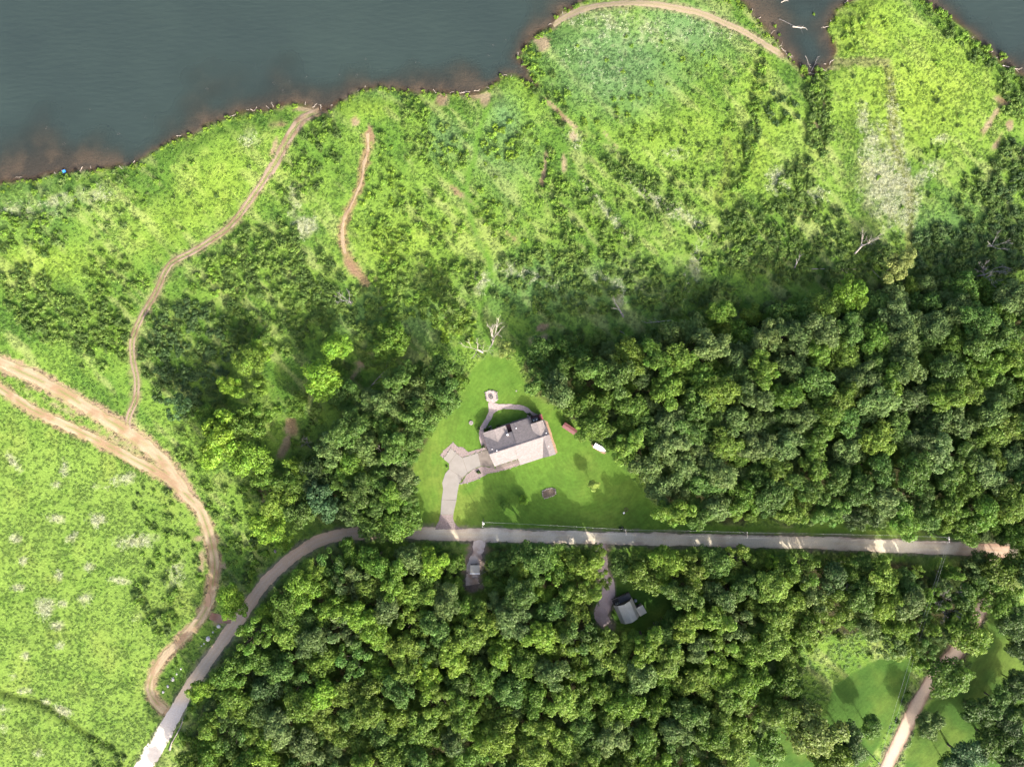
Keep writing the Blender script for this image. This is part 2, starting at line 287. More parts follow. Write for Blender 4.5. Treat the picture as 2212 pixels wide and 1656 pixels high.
def shingle_mat():
    m, nt, out = new_mat('asphalt_shingles'); L = nt.links.new
    p = N(nt, 'ShaderNodeBsdfPrincipled'); p.inputs['Roughness'].default_value = .9; p.inputs['Specular IOR Level'].default_value = .2
    tc = N(nt, 'ShaderNodeTexCoord')
    b = N(nt, 'ShaderNodeTexBrick'); b.inputs['Scale'].default_value = 1.0
    b.inputs['Brick Width'].default_value = .9; b.inputs['Row Height'].default_value = .3; b.inputs['Mortar Size'].default_value = .03; b.offset = .5
    b.inputs['Color1'].default_value = (.20,.176,.166,1); b.inputs['Color2'].default_value = (.165,.146,.139,1); b.inputs['Mortar'].default_value = (.11,.098,.096,1)
    L(tc.outputs['Object'], b.inputs['Vector'])
    t = N(nt, 'ShaderNodeTexNoise'); t.inputs['Scale'].default_value = 1.3; t.inputs['Detail'].default_value = 6; L(tc.outputs['Object'], t.inputs['Vector'])
    mr = N(nt, 'ShaderNodeMapRange'); mr.inputs['From Min'].default_value = .3; mr.inputs['From Max'].default_value = .7; mr.inputs['To Min'].default_value = .86; mr.inputs['To Max'].default_value = 1.12; L(t.outputs['Fac'], mr.inputs['Value'])
    mu = N(nt, 'ShaderNodeVectorMath', operation='SCALE'); L(b.outputs['Color'], mu.inputs[0]); L(mr.outputs[0], mu.inputs['Scale']); L(mu.outputs[0], p.inputs['Base Color'])
    t2 = N(nt, 'ShaderNodeTexNoise'); t2.inputs['Scale'].default_value = 4; t2.inputs['Detail'].default_value = 2; L(tc.outputs['Object'], t2.inputs['Vector'])
    bp = N(nt, 'ShaderNodeBump'); bp.inputs['Strength'].default_value = .7; bp.inputs['Distance'].default_value = .08; L(t2.outputs['Fac'], bp.inputs['Height']); L(bp.outputs[0], p.inputs['Normal'])
    L(p.outputs[0], out.inputs['Surface']); return m
M['shingle'] = shingle_mat()

def ground_mat():
    m, nt, out = new_mat('ground_cover'); L = nt.links.new
    p = N(nt, 'ShaderNodeBsdfPrincipled'); p.inputs['Roughness'].default_value = .95; p.inputs['Specular IOR Level'].default_value = .1
    at = N(nt, 'ShaderNodeAttribute', attribute_name='cover'); lw = N(nt, 'ShaderNodeAttribute', attribute_name='mown')
    g = N(nt, 'ShaderNodeNewGeometry')
    t = N(nt, 'ShaderNodeTexNoise'); t.inputs['Scale'].default_value = 1.5; t.inputs['Detail'].default_value = 6; t.inputs['Roughness'].default_value = .7; L(g.outputs['Position'], t.inputs['Vector'])
    mr = N(nt, 'ShaderNodeMapRange'); mr.inputs['From Min'].default_value = .3; mr.inputs['From Max'].default_value = .7; mr.inputs['To Min'].default_value = .8; mr.inputs['To Max'].default_value = 1.2; L(t.outputs['Fac'], mr.inputs['Value'])
    # mown rings on the lawn
    w = N(nt, 'ShaderNodeTexWave', wave_type='RINGS', rings_direction='Z'); w.inputs['Scale'].default_value = .22; w.inputs['Distortion'].default_value = 9.0; w.inputs['Detail'].default_value = 2; w.inputs['Detail Scale'].default_value = .12
    off = N(nt, 'ShaderNodeVectorMath', operation='SUBTRACT'); off.inputs[1].default_value = (*S(1690, 1330), 0); L(g.outputs['Position'], off.inputs[0]); L(off.outputs[0], w.inputs['Vector'])
    wr = N(nt, 'ShaderNodeMapRange'); wr.inputs['To Min'].default_value = .965; wr.inputs['To Max'].default_value = 1.035; L(w.outputs['Fac'], wr.inputs['Value'])
    t3 = N(nt, 'ShaderNodeTexNoise'); t3.inputs['Scale'].default_value = .45; t3.inputs['Detail'].default_value = 7; t3.inputs['Roughness'].default_value = .72; L(g.outputs['Position'], t3.inputs['Vector'])
    m3 = N(nt, 'ShaderNodeMapRange'); m3.inputs['From Min'].default_value = .32; m3.inputs['From Max'].default_value = .68; m3.inputs['To Min'].default_value = .8; m3.inputs['To Max'].default_value = 1.2; L(t3.outputs['Fac'], m3.inputs['Value'])
    w3 = N(nt, 'ShaderNodeMath', operation='MULTIPLY'); L(wr.outputs[0], w3.inputs[0]); L(m3.outputs[0], w3.inputs[1])
    mf = N(nt, 'ShaderNodeMix', data_type='FLOAT'); L(lw.outputs['Fac'], mf.inputs[0]); L(mr.outputs[0], mf.inputs[2]); L(w3.outputs[0], mf.inputs[3])
    mu = N(nt, 'ShaderNodeVectorMath', operation='SCALE'); L(at.outputs['Color'], mu.inputs[0]); L(mf.outputs[0], mu.inputs['Scale']); L(mu.outputs[0], p.inputs['Base Color'])
    t2 = N(nt, 'ShaderNodeTexNoise'); t2.inputs['Scale'].default_value = 1.1; t2.inputs['Detail'].default_value = 5; t2.inputs['Roughness'].default_value = .7; L(g.outputs['Position'], t2.inputs['Vector'])
    bs = N(nt, 'ShaderNodeMapRange'); bs.inputs['To Min'].default_value = .6; bs.inputs['To Max'].default_value = .3; L(lw.outputs['Fac'], bs.inputs['Value'])
    bp = N(nt, 'ShaderNodeBump'); bp.inputs['Distance'].default_value = .7; L(bs.outputs[0], bp.inputs['Strength']); L(t2.outputs['Fac'], bp.inputs['Height']); L(bp.outputs[0], p.inputs['Normal'])
    L(p.outputs[0], out.inputs['Surface']); return m
M['ground'] = ground_mat()
def road_mat(name, bump=.12):
    m, nt, out = new_mat(name); L = nt.links.new
    p = N(nt, 'ShaderNodeBsdfPrincipled'); p.inputs['Roughness'].default_value = .92; p.inputs['Specular IOR Level'].default_value = .15
    at = N(nt, 'ShaderNodeAttribute', attribute_name='cover'); g = N(nt, 'ShaderNodeNewGeometry')
    t = N(nt, 'ShaderNodeTexNoise'); t.inputs['Scale'].default_value = 2.2; t.inputs['Detail'].default_value = 6; t.inputs['Roughness'].default_value = .7; L(g.outputs['Position'], t.inputs['Vector'])
    mr = N(nt, 'ShaderNodeMapRange'); mr.inputs['From Min'].default_value = .3; mr.inputs['From Max'].default_value = .7; mr.inputs['To Min'].default_value = .86; mr.inputs['To Max'].default_value = 1.14; L(t.outputs['Fac'], mr.inputs['Value'])
    mu = N(nt, 'ShaderNodeVectorMath', operation='SCALE'); L(at.outputs['Color'], mu.inputs[0]); L(mr.outputs[0], mu.inputs['Scale']); L(mu.outputs[0], p.inputs['Base Color'])
    bp = N(nt, 'ShaderNodeBump'); bp.inputs['Strength'].default_value = .6; bp.inputs['Distance'].default_value = bump; L(t.outputs['Fac'], bp.inputs['Height']); L(bp.outputs[0], p.inputs['Normal'])
    L(p.outputs[0], out.inputs['Surface']); return m
M['road'] = road_mat('gravel'); M['dirt'] = road_mat('sandy_dirt', .2)
def water_mat():
    m, nt, out = new_mat('lake_water'); L = nt.links.new
    p = N(nt, 'ShaderNodeBsdfPrincipled'); p.inputs['Roughness'].default_value = .12; p.inputs['Specular IOR Level'].default_value = .5; p.inputs['IOR'].default_value = 1.33
    g = N(nt, 'ShaderNodeNewGeometry')
    t = N(nt, 'ShaderNodeTexNoise'); t.inputs['Scale'].default_value = .02; t.inputs['Detail'].default_value = 3; L(g.outputs['Position'], t.inputs['Vector'])
    r = N(nt, 'ShaderNodeValToRGB'); r.color_ramp.elements[0].position = .35; r.color_ramp.elements[1].position = .7
    r.color_ramp.elements[0].color = (.0185,.0285,.0268,1); r.color_ramp.elements[1].color = (.023,.0355,.0315,1); L(t.outputs['Fac'], r.inputs['Fac']); L(r.outputs[0], p.inputs['Base Color'])
    mp = N(nt, 'ShaderNodeMapping'); mp.inputs['Rotation'].default_value = (0, 0, math.radians(-35)); mp.inputs['Scale'].default_value = (.28, 1.0, 1); L(g.outputs['Position'], mp.inputs['Vector'])
    w = N(nt, 'ShaderNodeTexNoise'); w.inputs['Scale'].default_value = .7; w.inputs['Detail'].default_value = 5; L(mp.outputs[0], w.inputs['Vector'])
    bp = N(nt, 'ShaderNodeBump'); bp.inputs['Strength'].default_value = .7; bp.inputs['Distance'].default_value = .22; L(w.outputs['Fac'], bp.inputs['Height']); L(bp.outputs[0], p.inputs['Normal'])
    tr = N(nt, 'ShaderNodeBsdfTransparent'); tr.inputs['Color'].default_value = (.84,.81,.78,1)
    at = N(nt, 'ShaderNodeAttribute', attribute_name='clear'); mx = N(nt, 'ShaderNodeMixShader'); L(at.outputs['Fac'], mx.inputs[0]); L(p.outputs[0], mx.inputs[1]); L(tr.outputs[0], mx.inputs[2])
    L(mx.outputs[0], out.inputs['Surface']); return m
M['water'] = water_mat()

# ------------------------------------------------------------------ mesh helpers
def tag(o, label=None, cat=None, group=None, kind=None):
    if label: o['label'] = label
    if cat: o['category'] = cat
    if group: o['group'] = group
    if kind: o['kind'] = kind
    return o
def link(name, me, mat=None, parent=None, loc=(0,0,0), rz=0, scale=None):
    o = bpy.data.objects.new(name, me); col.objects.link(o)
    if mat is not None and me is not None and not me.materials: me.materials.append(M[mat])
    o.location = loc; o.rotation_euler = (0, 0, rz)
    if scale is not None: o.scale = scale
    if parent is not None: o.parent = parent
    return o
def empty(name, loc, rz=0, **kw):
    o = bpy.data.objects.new(name, None); col.objects.link(o); o.location = loc; o.rotation_euler = (0, 0, rz); o.empty_display_size = .3
    return tag(o, **kw)
def fast_mesh(name, V, F4=None, F3=None):
    me = bpy.data.meshes.new(name); V = np.asarray(V, np.float32); nq = 0 if F4 is None else len(F4); nt_ = 0 if F3 is None else len(F3)
    me.vertices.add(len(V)); me.vertices.foreach_set('co', V.ravel())
    loops = []; starts = []; s = 0
    if nq: loops.append(np.asarray(F4, np.int32).ravel()); starts.append(np.arange(nq)*4); s = nq*4
    if nt_: loops.append(np.asarray(F3, np.int32).ravel()); starts.append(s+np.arange(nt_)*3)
    lo = np.concatenate(loops); me.loops.add(len(lo)); me.loops.foreach_set('vertex_index', lo)
    st = np.concatenate(starts).astype(np.int32); me.polygons.add(len(st)); me.polygons.foreach_set('loop_start', st)
    me.update(calc_edges=True); return me
def attr(me, name, typ, dom, data):
    a = me.attributes.new(name, typ, dom)
    if typ == 'FLOAT_COLOR':
        d = np.ones((len(data), 4), np.float32); d[:, :3] = data; a.data.foreach_set('color', d.ravel())
    else: a.data.foreach_set('value', np.asarray(data, np.float32 if typ == 'FLOAT' else np.int32).ravel())
class MB:
    def __init__(s): s.v = []; s.f = []
    def add(s, v, f):
        b = len(s.v); s.v += [tuple(p) for p in v]; s.f += [tuple(i+b for i in q) for q in f]; return s
    def box(s, c, d, rz=0, taper=1.0):
        x, y, z = d[0]/2, d[1]/2, d[2]/2; cs, sn = math.cos(rz), math.sin(rz); v = []
        for k in (-1, 1):
            t = taper if k > 0 else 1
            for a, b in ((-x,-y),(x,-y),(x,y),(-x,y)): a *= t; b *= t; v.append((c[0]+a*cs-b*sn, c[1]+a*sn+b*cs, c[2]+k*z))
        return s.add(v, [(3,2,1,0),(4,5,6,7),(0,1,5,4),(1,2,6,5),(2,3,7,6),(3,0,4,7)])
    def tube(s, pts, rad, n=6, caps=True):
        pts = [Vector(p) for p in pts]; v = []; f = []
        for i, p in enumerate(pts):
            t = (pts[min(i+1, len(pts)-1)]-pts[max(i-1, 0)]); t = t.normalized() if t.length > 1e-6 else Vector((0,0,1))
            a = t.cross(Vector((0,0,1)) if abs(t.z) < .9 else Vector((1,0,0))).normalized(); b = t.cross(a)
            for k in range(n):
                an = 2*math.pi*k/n; v.append(p+(a*math.cos(an)+b*math.sin(an))*rad[i])
        for i in range(len(pts)-1):
            for k in range(n): f.append((i*n+k, i*n+(k+1) % n, (i+1)*n+(k+1) % n, (i+1)*n+k))
        if caps: f.append(tuple(range(n))); f.append(tuple((len(pts)-1)*n+k for k in range(n)))
        return s.add(v, f)
    def prism(s, poly, z0, z1):
        n = len(poly); v = [(p[0], p[1], z0) for p in poly]+[(p[0], p[1], z1) for p in poly]
        return s.add(v, [tuple(range(n))[::-1], tuple(range(n, 2*n))]+[(i, (i+1) % n, n+(i+1) % n, n+i) for i in range(n)])
    def slab(s, top, th):
        n = len(top); v = [tuple(p) for p in top]+[(p[0], p[1], p[2]-th) for p in top]
        return s.add(v, [tuple(range(n)), tuple(range(n, 2*n))[::-1]]+[(n+i, n+(i+1) % n, (i+1) % n, i) for i in range(n)])
    def mesh(s, name, smooth=False):
        me = bpy.data.meshes.new(name); me.from_pydata(s.v, [], s.f); me.update()
        if smooth: me.polygons.foreach_set('use_smooth', [True]*len(me.polygons))
        return me
    def build(s, name, mat, parent=None, smooth=False, **kw): return link(name, s.mesh(name, smooth), mat, parent, **kw)
def gz(x, y): return float(height(np.array([x]), np.array([y]))[0])

# ------------------------------------------------------------------ ground and lake
def axis(a, b, step, far):
    core = np.arange(a, b+.01, step); g = [b]; d = step
    while g[-1] < far: d *= 1.5; g.append(g[-1]+d)
    g2 = [a]; d = step
    while g2[-1] > -far: d *= 1.5; g2.append(g2[-1]-d)
    return np.concatenate([np.array(g2[1:])[::-1], core, np.array(g[1:])])
ax = axis(-225, 225, 1.0, 3500); ay = axis(-172, 172, 1.0, 3500)
GX, GY = np.meshgrid(ax, ay); gx, gy = GX.ravel(), GY.ravel(); nx, ny = len(ax), len(ay)
gw = water_sd(gx, gy); gzv = height(gx, gy, gw)
ii, jj = np.meshgrid(np.arange(nx-1), np.arange(ny-1)); b0 = (jj*nx+ii).ravel()
quads = np.c_[b0, b0+1, b0+nx+1, b0+nx]
me = fast_mesh('ground', np.c_[gx, gy, gzv], quads); me.polygons.foreach_set('use_smooth', np.ones(len(quads), bool))
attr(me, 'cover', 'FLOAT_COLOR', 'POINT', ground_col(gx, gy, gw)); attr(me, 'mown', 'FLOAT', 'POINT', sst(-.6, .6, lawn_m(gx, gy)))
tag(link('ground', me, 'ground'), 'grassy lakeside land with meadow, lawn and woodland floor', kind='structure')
# lake surface: only where water stands
wx = axis(-225, 225, 2.0, 3500); wy = axis(20, 172, 2.0, 3500); WX, WY = np.meshgrid(wx, wy); w1, w2 = WX.ravel(), WY.ravel(); nx2, ny2 = len(wx), len(wy)
wsd = water_sd(w1, w2); ii, jj = np.meshgrid(np.arange(nx2-1), np.arange(ny2-1)); b0 = (jj*nx2+ii).ravel(); q = np.c_[b0, b0+1, b0+nx2+1, b0+nx2]
q = q[(wsd[q] > -8).any(axis=1)]; used, inv = np.unique(q, return_inverse=True)
me = fast_mesh('lake', np.c_[w1[used], w2[used], np.full(len(used), WATER_Z)], inv.reshape(-1, 4))
ext = 3.0+26.0*np.clip(fbm(w1, w2, 24, 33)-.36, 0, 1)**1.4*1.8
attr(me, 'clear', 'FLOAT', 'POINT', (.86*np.exp(-(np.clip(wsd, 0, 500)/ext)**1.3))[used])
tag(link('lake', me, 'water'), 'grey-green lake water, brownish over the shallows', kind='structure')

# ------------------------------------------------------------------ roads and tracks
def ribbon(name, path, half, colfn, mat, label, z=.06, step=.8, rag=.35, lanes=None, seed=0):
    P = resample(path, step); n = len(P); T = np.gradient(P, axis=0); T /= np.linalg.norm(T, axis=1)[:, None]+1e-9; Nn = np.c_[-T[:, 1], T[:, 0]]
    s = np.arange(n)*step; hw = half if np.ndim(half) else np.full(n, half)
    if len(hw) != n: hw = np.interp(np.linspace(0, 1, n), np.linspace(0, 1, len(hw)), hw)
    hw = hw*(1+.35*(fbm(s, s*0+seed, 9, 61+seed)-.5)*(rag > .25))
    V = []; Q = []; C = []
    for (l0, l1) in (lanes or [(-1, 1)]):
        base = sum(len(v) for v in V); k = 7; rows = []
        for j in range(k):
            f = j/(k-1); e = l0+(l1-l0)*f; jit = 0
            if j in (0, k-1):
                jit = ((fbm(s, s*0+j, 3.0, 60+seed+j)-.5)*2*rag+(rng.random(n)-.5)*rag*.7)
            X = P[:, 0]+Nn[:, 0]*(hw*e+jit); Y = P[:, 1]+Nn[:, 1]*(hw*e+jit)
            rows.append(np.c_[X, Y, height(X, Y)+z+(.03*(1-(2*f-1)**2))]); C.append(colfn(X, Y, np.full(n, e), s))
        R = np.stack(rows, 1).reshape(-1, 3); V.append(R)
        a, b = np.meshgrid(np.arange(n-1), np.arange(k-1), indexing='ij'); i0 = (base+a*k+b).ravel(); Q.append(np.c_[i0, i0+k, i0+k+1, i0+1])
        C[-k:] = [np.stack(C[-k:], 1).reshape(-1, 3)]
    me = fast_mesh(name, np.vstack(V), np.vstack(Q)); attr(me, 'cover', 'FLOAT_COLOR', 'POINT', np.vstack(C))
    return tag(link(name, me, mat), label, kind='structure')
def mixc(a, b, t): return a[None]*(1-t[:, None])+b[None]*t[:, None] if a.ndim == 1 else a*(1-t[:, None])+b[None]*t[:, None]
def c_main(X, Y, e, s):
    n = fbm(X, Y, 5, 70); px = X*PPM+1106; py = 828-Y*PPM
    g = mixc(A(218,207,180)*2.05, A(204,189,160)*2.05, sst(.4, .7, n))
    g = mixc(g, A(178,156,146)*1.6, sst(.55, .9, np.abs(e)*.6+n*.5)*.6)                      # browner edges
    g = mixc(g, A(208,178,146)*1.75, sst(960, 840, px+(n-.5)*120)*.85)                        # reddish gravel on the bend
    g = mixc(g, A(176,136,112)*1.3, sst(2040, 2120, px+(n-.5)*60)*.7)
    g = mixc(g, A(216,196,164)*1.75, sst(1330, 1440, py)*.7)
    g = mixc(g, np.array([.37,.34,.295]), sst(1500, 1530, py))                           # slab by the ditch crossing, its sunlit whiteness put into the colour
    w = np.exp(-((np.abs(e)-.42)/.16)**2)*.25*(n > .3); return mixc(g, A(216,212,206)*1.7, w)
hwm = np.full(300, 2.45); tt = np.linspace(0, 1, 300); hwm = hwm+.9*sst(.86, .93, tt)-.2*sst(.62, .7, tt)*sst(.8, .72, tt)
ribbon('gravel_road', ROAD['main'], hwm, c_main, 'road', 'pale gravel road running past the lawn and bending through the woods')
ribbon('gravel_lane', ROAD['side'], 2.6, lambda X, Y, e, s: mixc(A(208,188,164)*1.45, A(154,124,104), sst(.55, .95, np.abs(e)*.8+fbm(X, Y, 3, 71)*.3)*.9), 'road', 'pinkish gravel lane with dark edges running south between trees', z=.075, seed=3)
def c_dirt(X, Y, e, s):
    n = fbm(X, Y, 4, 72); py = 828-Y*PPM
    g = mixc(A(220,200,164), A(198,168,132), sst(.4, .7, n))
    g = mixc(g, A(188,140,108), sst(.5, .9, n)*sst(1180, 1200, py)*sst(1330, 1290, py))
    n5 = fbm(X*1.0, Y, 9, 88); g = mixc(g, A(150,164,92), np.exp(-(e/.2)**2)*sst(.42, .56, n5)*.8); g = mixc(g, A(172,178,110), sst(.75, 1.05, np.abs(e)+(n-.5)*.8)*.7)
    return mixc(g, A(186,142,110), np.exp(-((np.abs(e)-.4)/.11)**2)*.35)
def c_two(X, Y, e, s):
    n = fbm(X, Y, 3, 73); g = mixc(A(206,176,146), A(188,150,118), sst(.4, .7, n)); return g
o = ribbon('dirt_track', ROAD['trackA'], np.r_[np.full(20, 1.75), np.full(8, 1.9), np.full(9, 2.1), np.full(10, 1.75), np.full(12, 1.5)], c_dirt, 'dirt', 'sandy dirt track curving around the tall grass field', z=.085, rag=.5, seed=5)
ribbon('dirt_track', ROAD['trackB'], 2.3, c_dirt, 'dirt', 'wide sandy dirt track forking off along the brush', z=.07, rag=.9, seed=7)
ribbon('wheel_track', ROAD['trackC'], np.r_[np.full(30, 1.15), np.full(6, 1.3), np.full(10, 1.8)], lambda X, Y, e, s: mixc(A(190,168,144), A(160,138,108), sst(.4, .7, fbm(X, Y, 4, 75))), 'dirt', 'twin wheel ruts winding through brush up to the shore', z=.06, rag=.22, lanes=[(-1, -.32), (.32, 1)], seed=9)
ribbon('footpath', ROAD['trackD'][:8], .5, lambda X, Y, e, s: mixc(A(206,184,148), A(186,156,122), sst(.4, .7, fbm(X, Y, 3, 76))), 'dirt', 'narrow eroded dirt path through the meadow scrub', z=.05, rag=.5, seed=11)
ribbon('shore_track', ROAD['trackF'], 1.15, lambda X, Y, e, s: mixc(A(196,178,148), A(170,166,110), sst(.5, .1, np.abs(e))*.5), 'dirt', 'pale two-rut track curving round the tip of the peninsula', z=.05, rag=.3, seed=13)
ribbon('track_link', ROAD['link'], 1.5, lambda X, Y, e, s: mixc(A(190,158,138), A(170,130,108), sst(.4, .7, fbm(X, Y, 3, 77))), 'dirt', 'short muddy link between the dirt track and the gravel road', z=.10, rag=.5, seed=15)
ribbon('gravel_drive', ROAD['gap1'], np.r_[2.4, 2.1, 2.4, 2.6], lambda X, Y, e, s: mixc(A(208,192,176)*2.2, A(180,154,136)*1.7, sst(.45, .75, fbm(X, Y, 3, 78))), 'road', 'short gravel drive with cracked ground beside the tan roofed cabin', z=.045, rag=.6, seed=17)
ribbon('gravel_drive', ROAD['gap2'], np.r_[1.6, 2.0, 2.4, 2.6, 2.6, 2.0], lambda X, Y, e, s: mixc(A(200,182,178)*1.7, A(180,158,152)*1.5, sst(.45, .75, fbm(X, Y, 3, 79))), 'road', 'curved pink gravel drive leading to the gambrel barn', z=.045, rag=.35, seed=19)
# muddy puddle on the track
mb = MB(); pc = S(611, 1756); k = 22
pts = [(pc[0]+(1.0+.35*random.random())*math.cos(2*math.pi*i/k)*.85, pc[1]+(1+.35*random.random())*math.sin(2*math.pi*i/k)*2.6) for i in range(k)]
zc = max(gz(*p) for p in pts); mb.prism(pts, zc+.05, zc+.135); tag(mb.build('puddle', 'mud'), 'shallow tan muddy puddle lying in the dirt track', kind='structure')

# ------------------------------------------------------------------ house lot
Z1 = lambda x, y: S(1200+x/3.3127, 1100+y/3.3127)
LOT = HOUSE_C
gl = lambda p: gz(*p)
def sheet(name, poly, mat, z, label=None, parent=None, kind=None, edge=0.0, flat=True):
    """paved sheet or bed, with a small real thickness"""
    mb = MB(); zz = [gz(*p) for p in poly]; mb.slab([(p[0], p[1], h+z) for p, h in zip(poly, zz)], .12); o = mb.build(name, mat, parent)
    return tag(o, label, kind=kind)
def smoothpoly(poly, step=.5, jit=.0):
    P = np.array(poly+[poly[0]]); out = []
    for a, b in zip(P[:-1], P[1:]):
        L = np.hypot(*(b-a)); n = max(1, int(L/step))
        for i in range(n):
            p = a+(b-a)*i/n; out.append((p[0]+random.uniform(-jit, jit), p[1]+random.uniform(-jit, jit)))
    return out
ZP = lambda L: [Z1(*p) for p in L]
drv = empty('driveway', (0, 0, 0), label='pale concrete driveway with turning pad leading from road to garage', kind='structure')
slabs = [
 [(312,1200),(326,1100),(316,1040),(346,950),(384,905),(500,985),(490,1035),(478,1062),(462,1150),(455,1205)],
 [(384,902),(383,852),(457,757),(512,797),(560,940),(546,962),(503,982)],
 [(330,808),(400,705),(455,754),(381,849)],
 [(515,797),(662,750),(690,876),(640,895),(600,918),(563,938)],
 [(665,749),(762,717),(832,912),(780,886),(735,878),(693,876)],
 [(300,1345),(311,1203),(455,1208),(432,1310),(424,1345)]]
sheet('slab_base', ZP([(302,1343),(312,1200),(328,1100),(318,1040),(348,950),(386,905),(385,852),(335,808),(401,708),(514,795),(760,719),(826,908),(780,884),(735,876),(690,874),(640,893),(600,916),(546,960),(490,1033),(476,1062),(460,1150),(430,1310),(422,1343)]), 'concrete_old', .085, parent=drv)
for i, sl in enumerate(slabs): sheet('concrete_slab', ZP(sl), 'concrete' if i not in (4,) else 'concrete_old', .10+.004*i, parent=drv)
ap = smoothpoly(ZP([(262,1452),(285,1400),(300,1348),(424,1348),(422,1380),(436,1420),(470,1465),(520,1490),(250,1490)]), .6, .12)
sheet('driveway_apron', ap, 'rock', .09, 'rough gravel apron joining the driveway to the road', kind='structure')
beds = [('rock_bed', 'rock', [(302,772),(330,725),(375,690),(420,645),(470,690),(520,697),(570,742),(640,722),(700,703),(745,690),(758,713),(660,746),(514,793),(457,752),(400,701),(328,804)], 'pinkish river-rock bed wrapping the driveway turning pad'),
 ('rock_bed', 'rock', [(490,1048),(510,1035),(548,968),(600,922),(640,900),(692,882),(735,884),(790,895),(830,905),(838,880),(1058,812),(1066,868),(960,905),(825,938),(760,952),(700,985),(640,1012),(560,1040),(500,1050)], 'river-rock bed with edging stones between driveway and front lawn'),
 ('rock_bed', 'redrock', [(1308,428),(1335,440),(1365,520),(1395,610),(1420,690),(1437,745),(1405,762),(1380,690),(1350,590),(1325,500)], 'orange rock bed along the east wall of the house'),
 ('rock_bed', 'rock', [(720,690),(690,585),(685,530),(715,545),(760,712)], 'narrow rock bed against the west wall of the house'),
 ('rock_bed', 'rock', [(840,500),(1000,445),(1150,400),(1160,420),(1000,470),(845,520)], 'rock strip along the lakeside wall of the house'),
 ('rock_bed', 'rock', [(1140,345),(1190,350),(1240,375),(1270,405),(1200,420),(1160,410)], 'rock bed with dark shrubs at the corner of the deck')]
EDGE = []
for nme, mt, poly, lb in beds:
    pp = smoothpoly(ZP(poly), .7, .12); sheet(nme, pp, mt, .07, lb, kind='structure'); EDGE.append(pp)
# front walk of concrete along the porch
sheet('front_walk', ZP([(832,905),(838,882),(1052,815),(1060,838),(905,890),(838,912)]), 'concrete_old', .12, 'concrete walk under the front eave of the house', kind='structure')
# garden paths
def path_poly(center, hw):
    P = resample(ZP(center), .7); T = np.gradient(P, axis=0); T /= np.linalg.norm(T, axis=1)[:, None]; n = np.c_[-T[:, 1], T[:, 0]]
    j = lambda: (rng.random(len(P))-.5)*.22
    return P, n, hw, j
def path_mesh(name, center, hw, label, z):
    P, n, hw, j = path_poly(center, hw); a = P+n*(hw+j())[:, None]; b = P-n*(hw+j())[:, None]
    V = np.vstack([np.c_[a, height(a[:, 0], a[:, 1])+z], np.c_[b, height(b[:, 0], b[:, 1])+z]]); m = len(P); i = np.arange(m-1)
    tag(link(name, fast_mesh(name, V, np.c_[i, i+m, i+m+1, i+1]), 'flag'), label, kind='structure')
path_mesh('garden_path', [(800,265),(797,310),(785,375),(745,450),(710,505),(700,560),(702,600),(725,680),(738,700)], 1.02, 'flagstone garden path curving along the west side of the house', .075)
path_mesh('garden_path', [(780,300),(850,303),(900,300),(960,300),(1060,307),(1125,325),(1165,365),(1160,400)], .95, 'flagstone garden path arching over the back lawn to the deck', .081)
sheet('garden_path', smoothpoly(ZP([(762,265),(845,268),(880,285),(905,325),(860,335),(815,365),(770,350),(765,310)]), .5, .06), 'flag', .088, 'wide flagstone junction below the fire pit patio', kind='structure')
patio = smoothpoly(ZP([(735,165),(770,146),(815,148),(845,165),(852,205),(850,245),(820,262),(790,270),(750,245),(742,205)]), .6, .08)
sheet('fire_pit_patio', patio, 'flag', .11, 'round stone patio around the fire pit on back lawn', kind='structure')

def stone_mesh(seed, mt='stone', sides=7):
    r = random.Random(seed); n = sides; v = []; f = []
    for k, (z, s) in enumerate(((0, 1), (.55, .92), (.85, .55))):
        for i in range(n): a = 2*math.pi*i/n+.2*k; q = s*r.uniform(.75, 1.15); v.append((q*math.cos(a), q*math.sin(a), z*r.uniform(.85, 1.1)))
    for k in range(2):
        for i in range(n): f.append((k*n+i, k*n+(i+1) % n, (k+1)*n+(i+1) % n, (k+1)*n+i))
    f.append(tuple(2*n+i for i in range(n))); f.append(tuple(range(n))[::-1])
    me = bpy.data.meshes.new('stone'); me.from_pydata(v, [], f); me.update(); me.materials.append(M[mt]); return me
STONES = [stone_mesh(i) for i in range(6)]; BOULD = [stone_mesh(i, 'limestone') for i in range(6)]
pit = empty('fire_pit', (*Z1(792, 208), gz(*Z1(792, 208))+.1), label='round dark fire pit ringed by stones on the patio', cat='fire pit')
mb = MB(); mb.tube([(0,0,0),(0,0,.35)], [.95,.9], 18); mb.build('ring_wall', 'stone', pit)
mb = MB(); mb.tube([(0,0,.32),(0,0,.37)], [.72,.7], 18); mb.build('ash_bed', 'dark', pit)
for i in range(3):
    a = i*1.1; mb = MB(); mb.tube([(-.5*math.cos(a),-.5*math.sin(a),.42+.07*i),(.5*math.cos(a),.5*math.sin(a),.42+.07*i)], [.07,.06], 6); mb.build('log', 'dead', pit)
k = 26
for i in range(k):
    p = patio[int(i*len(patio)/k)]
    if math.hypot(p[0]-Z1(800,280)[0], p[1]-Z1(800,280)[1]) < 2.6: continue
    o = link('edging_stone', STONES[i % 6], None, None, (p[0], p[1], gz(*p)+.05), random.random()*6, (.36*random.uniform(.7,1.3),.3,.4)); tag(o, 'pale edging stone around the rim of the fire pit patio', 'stone', 'stones rimming the fire pit patio')
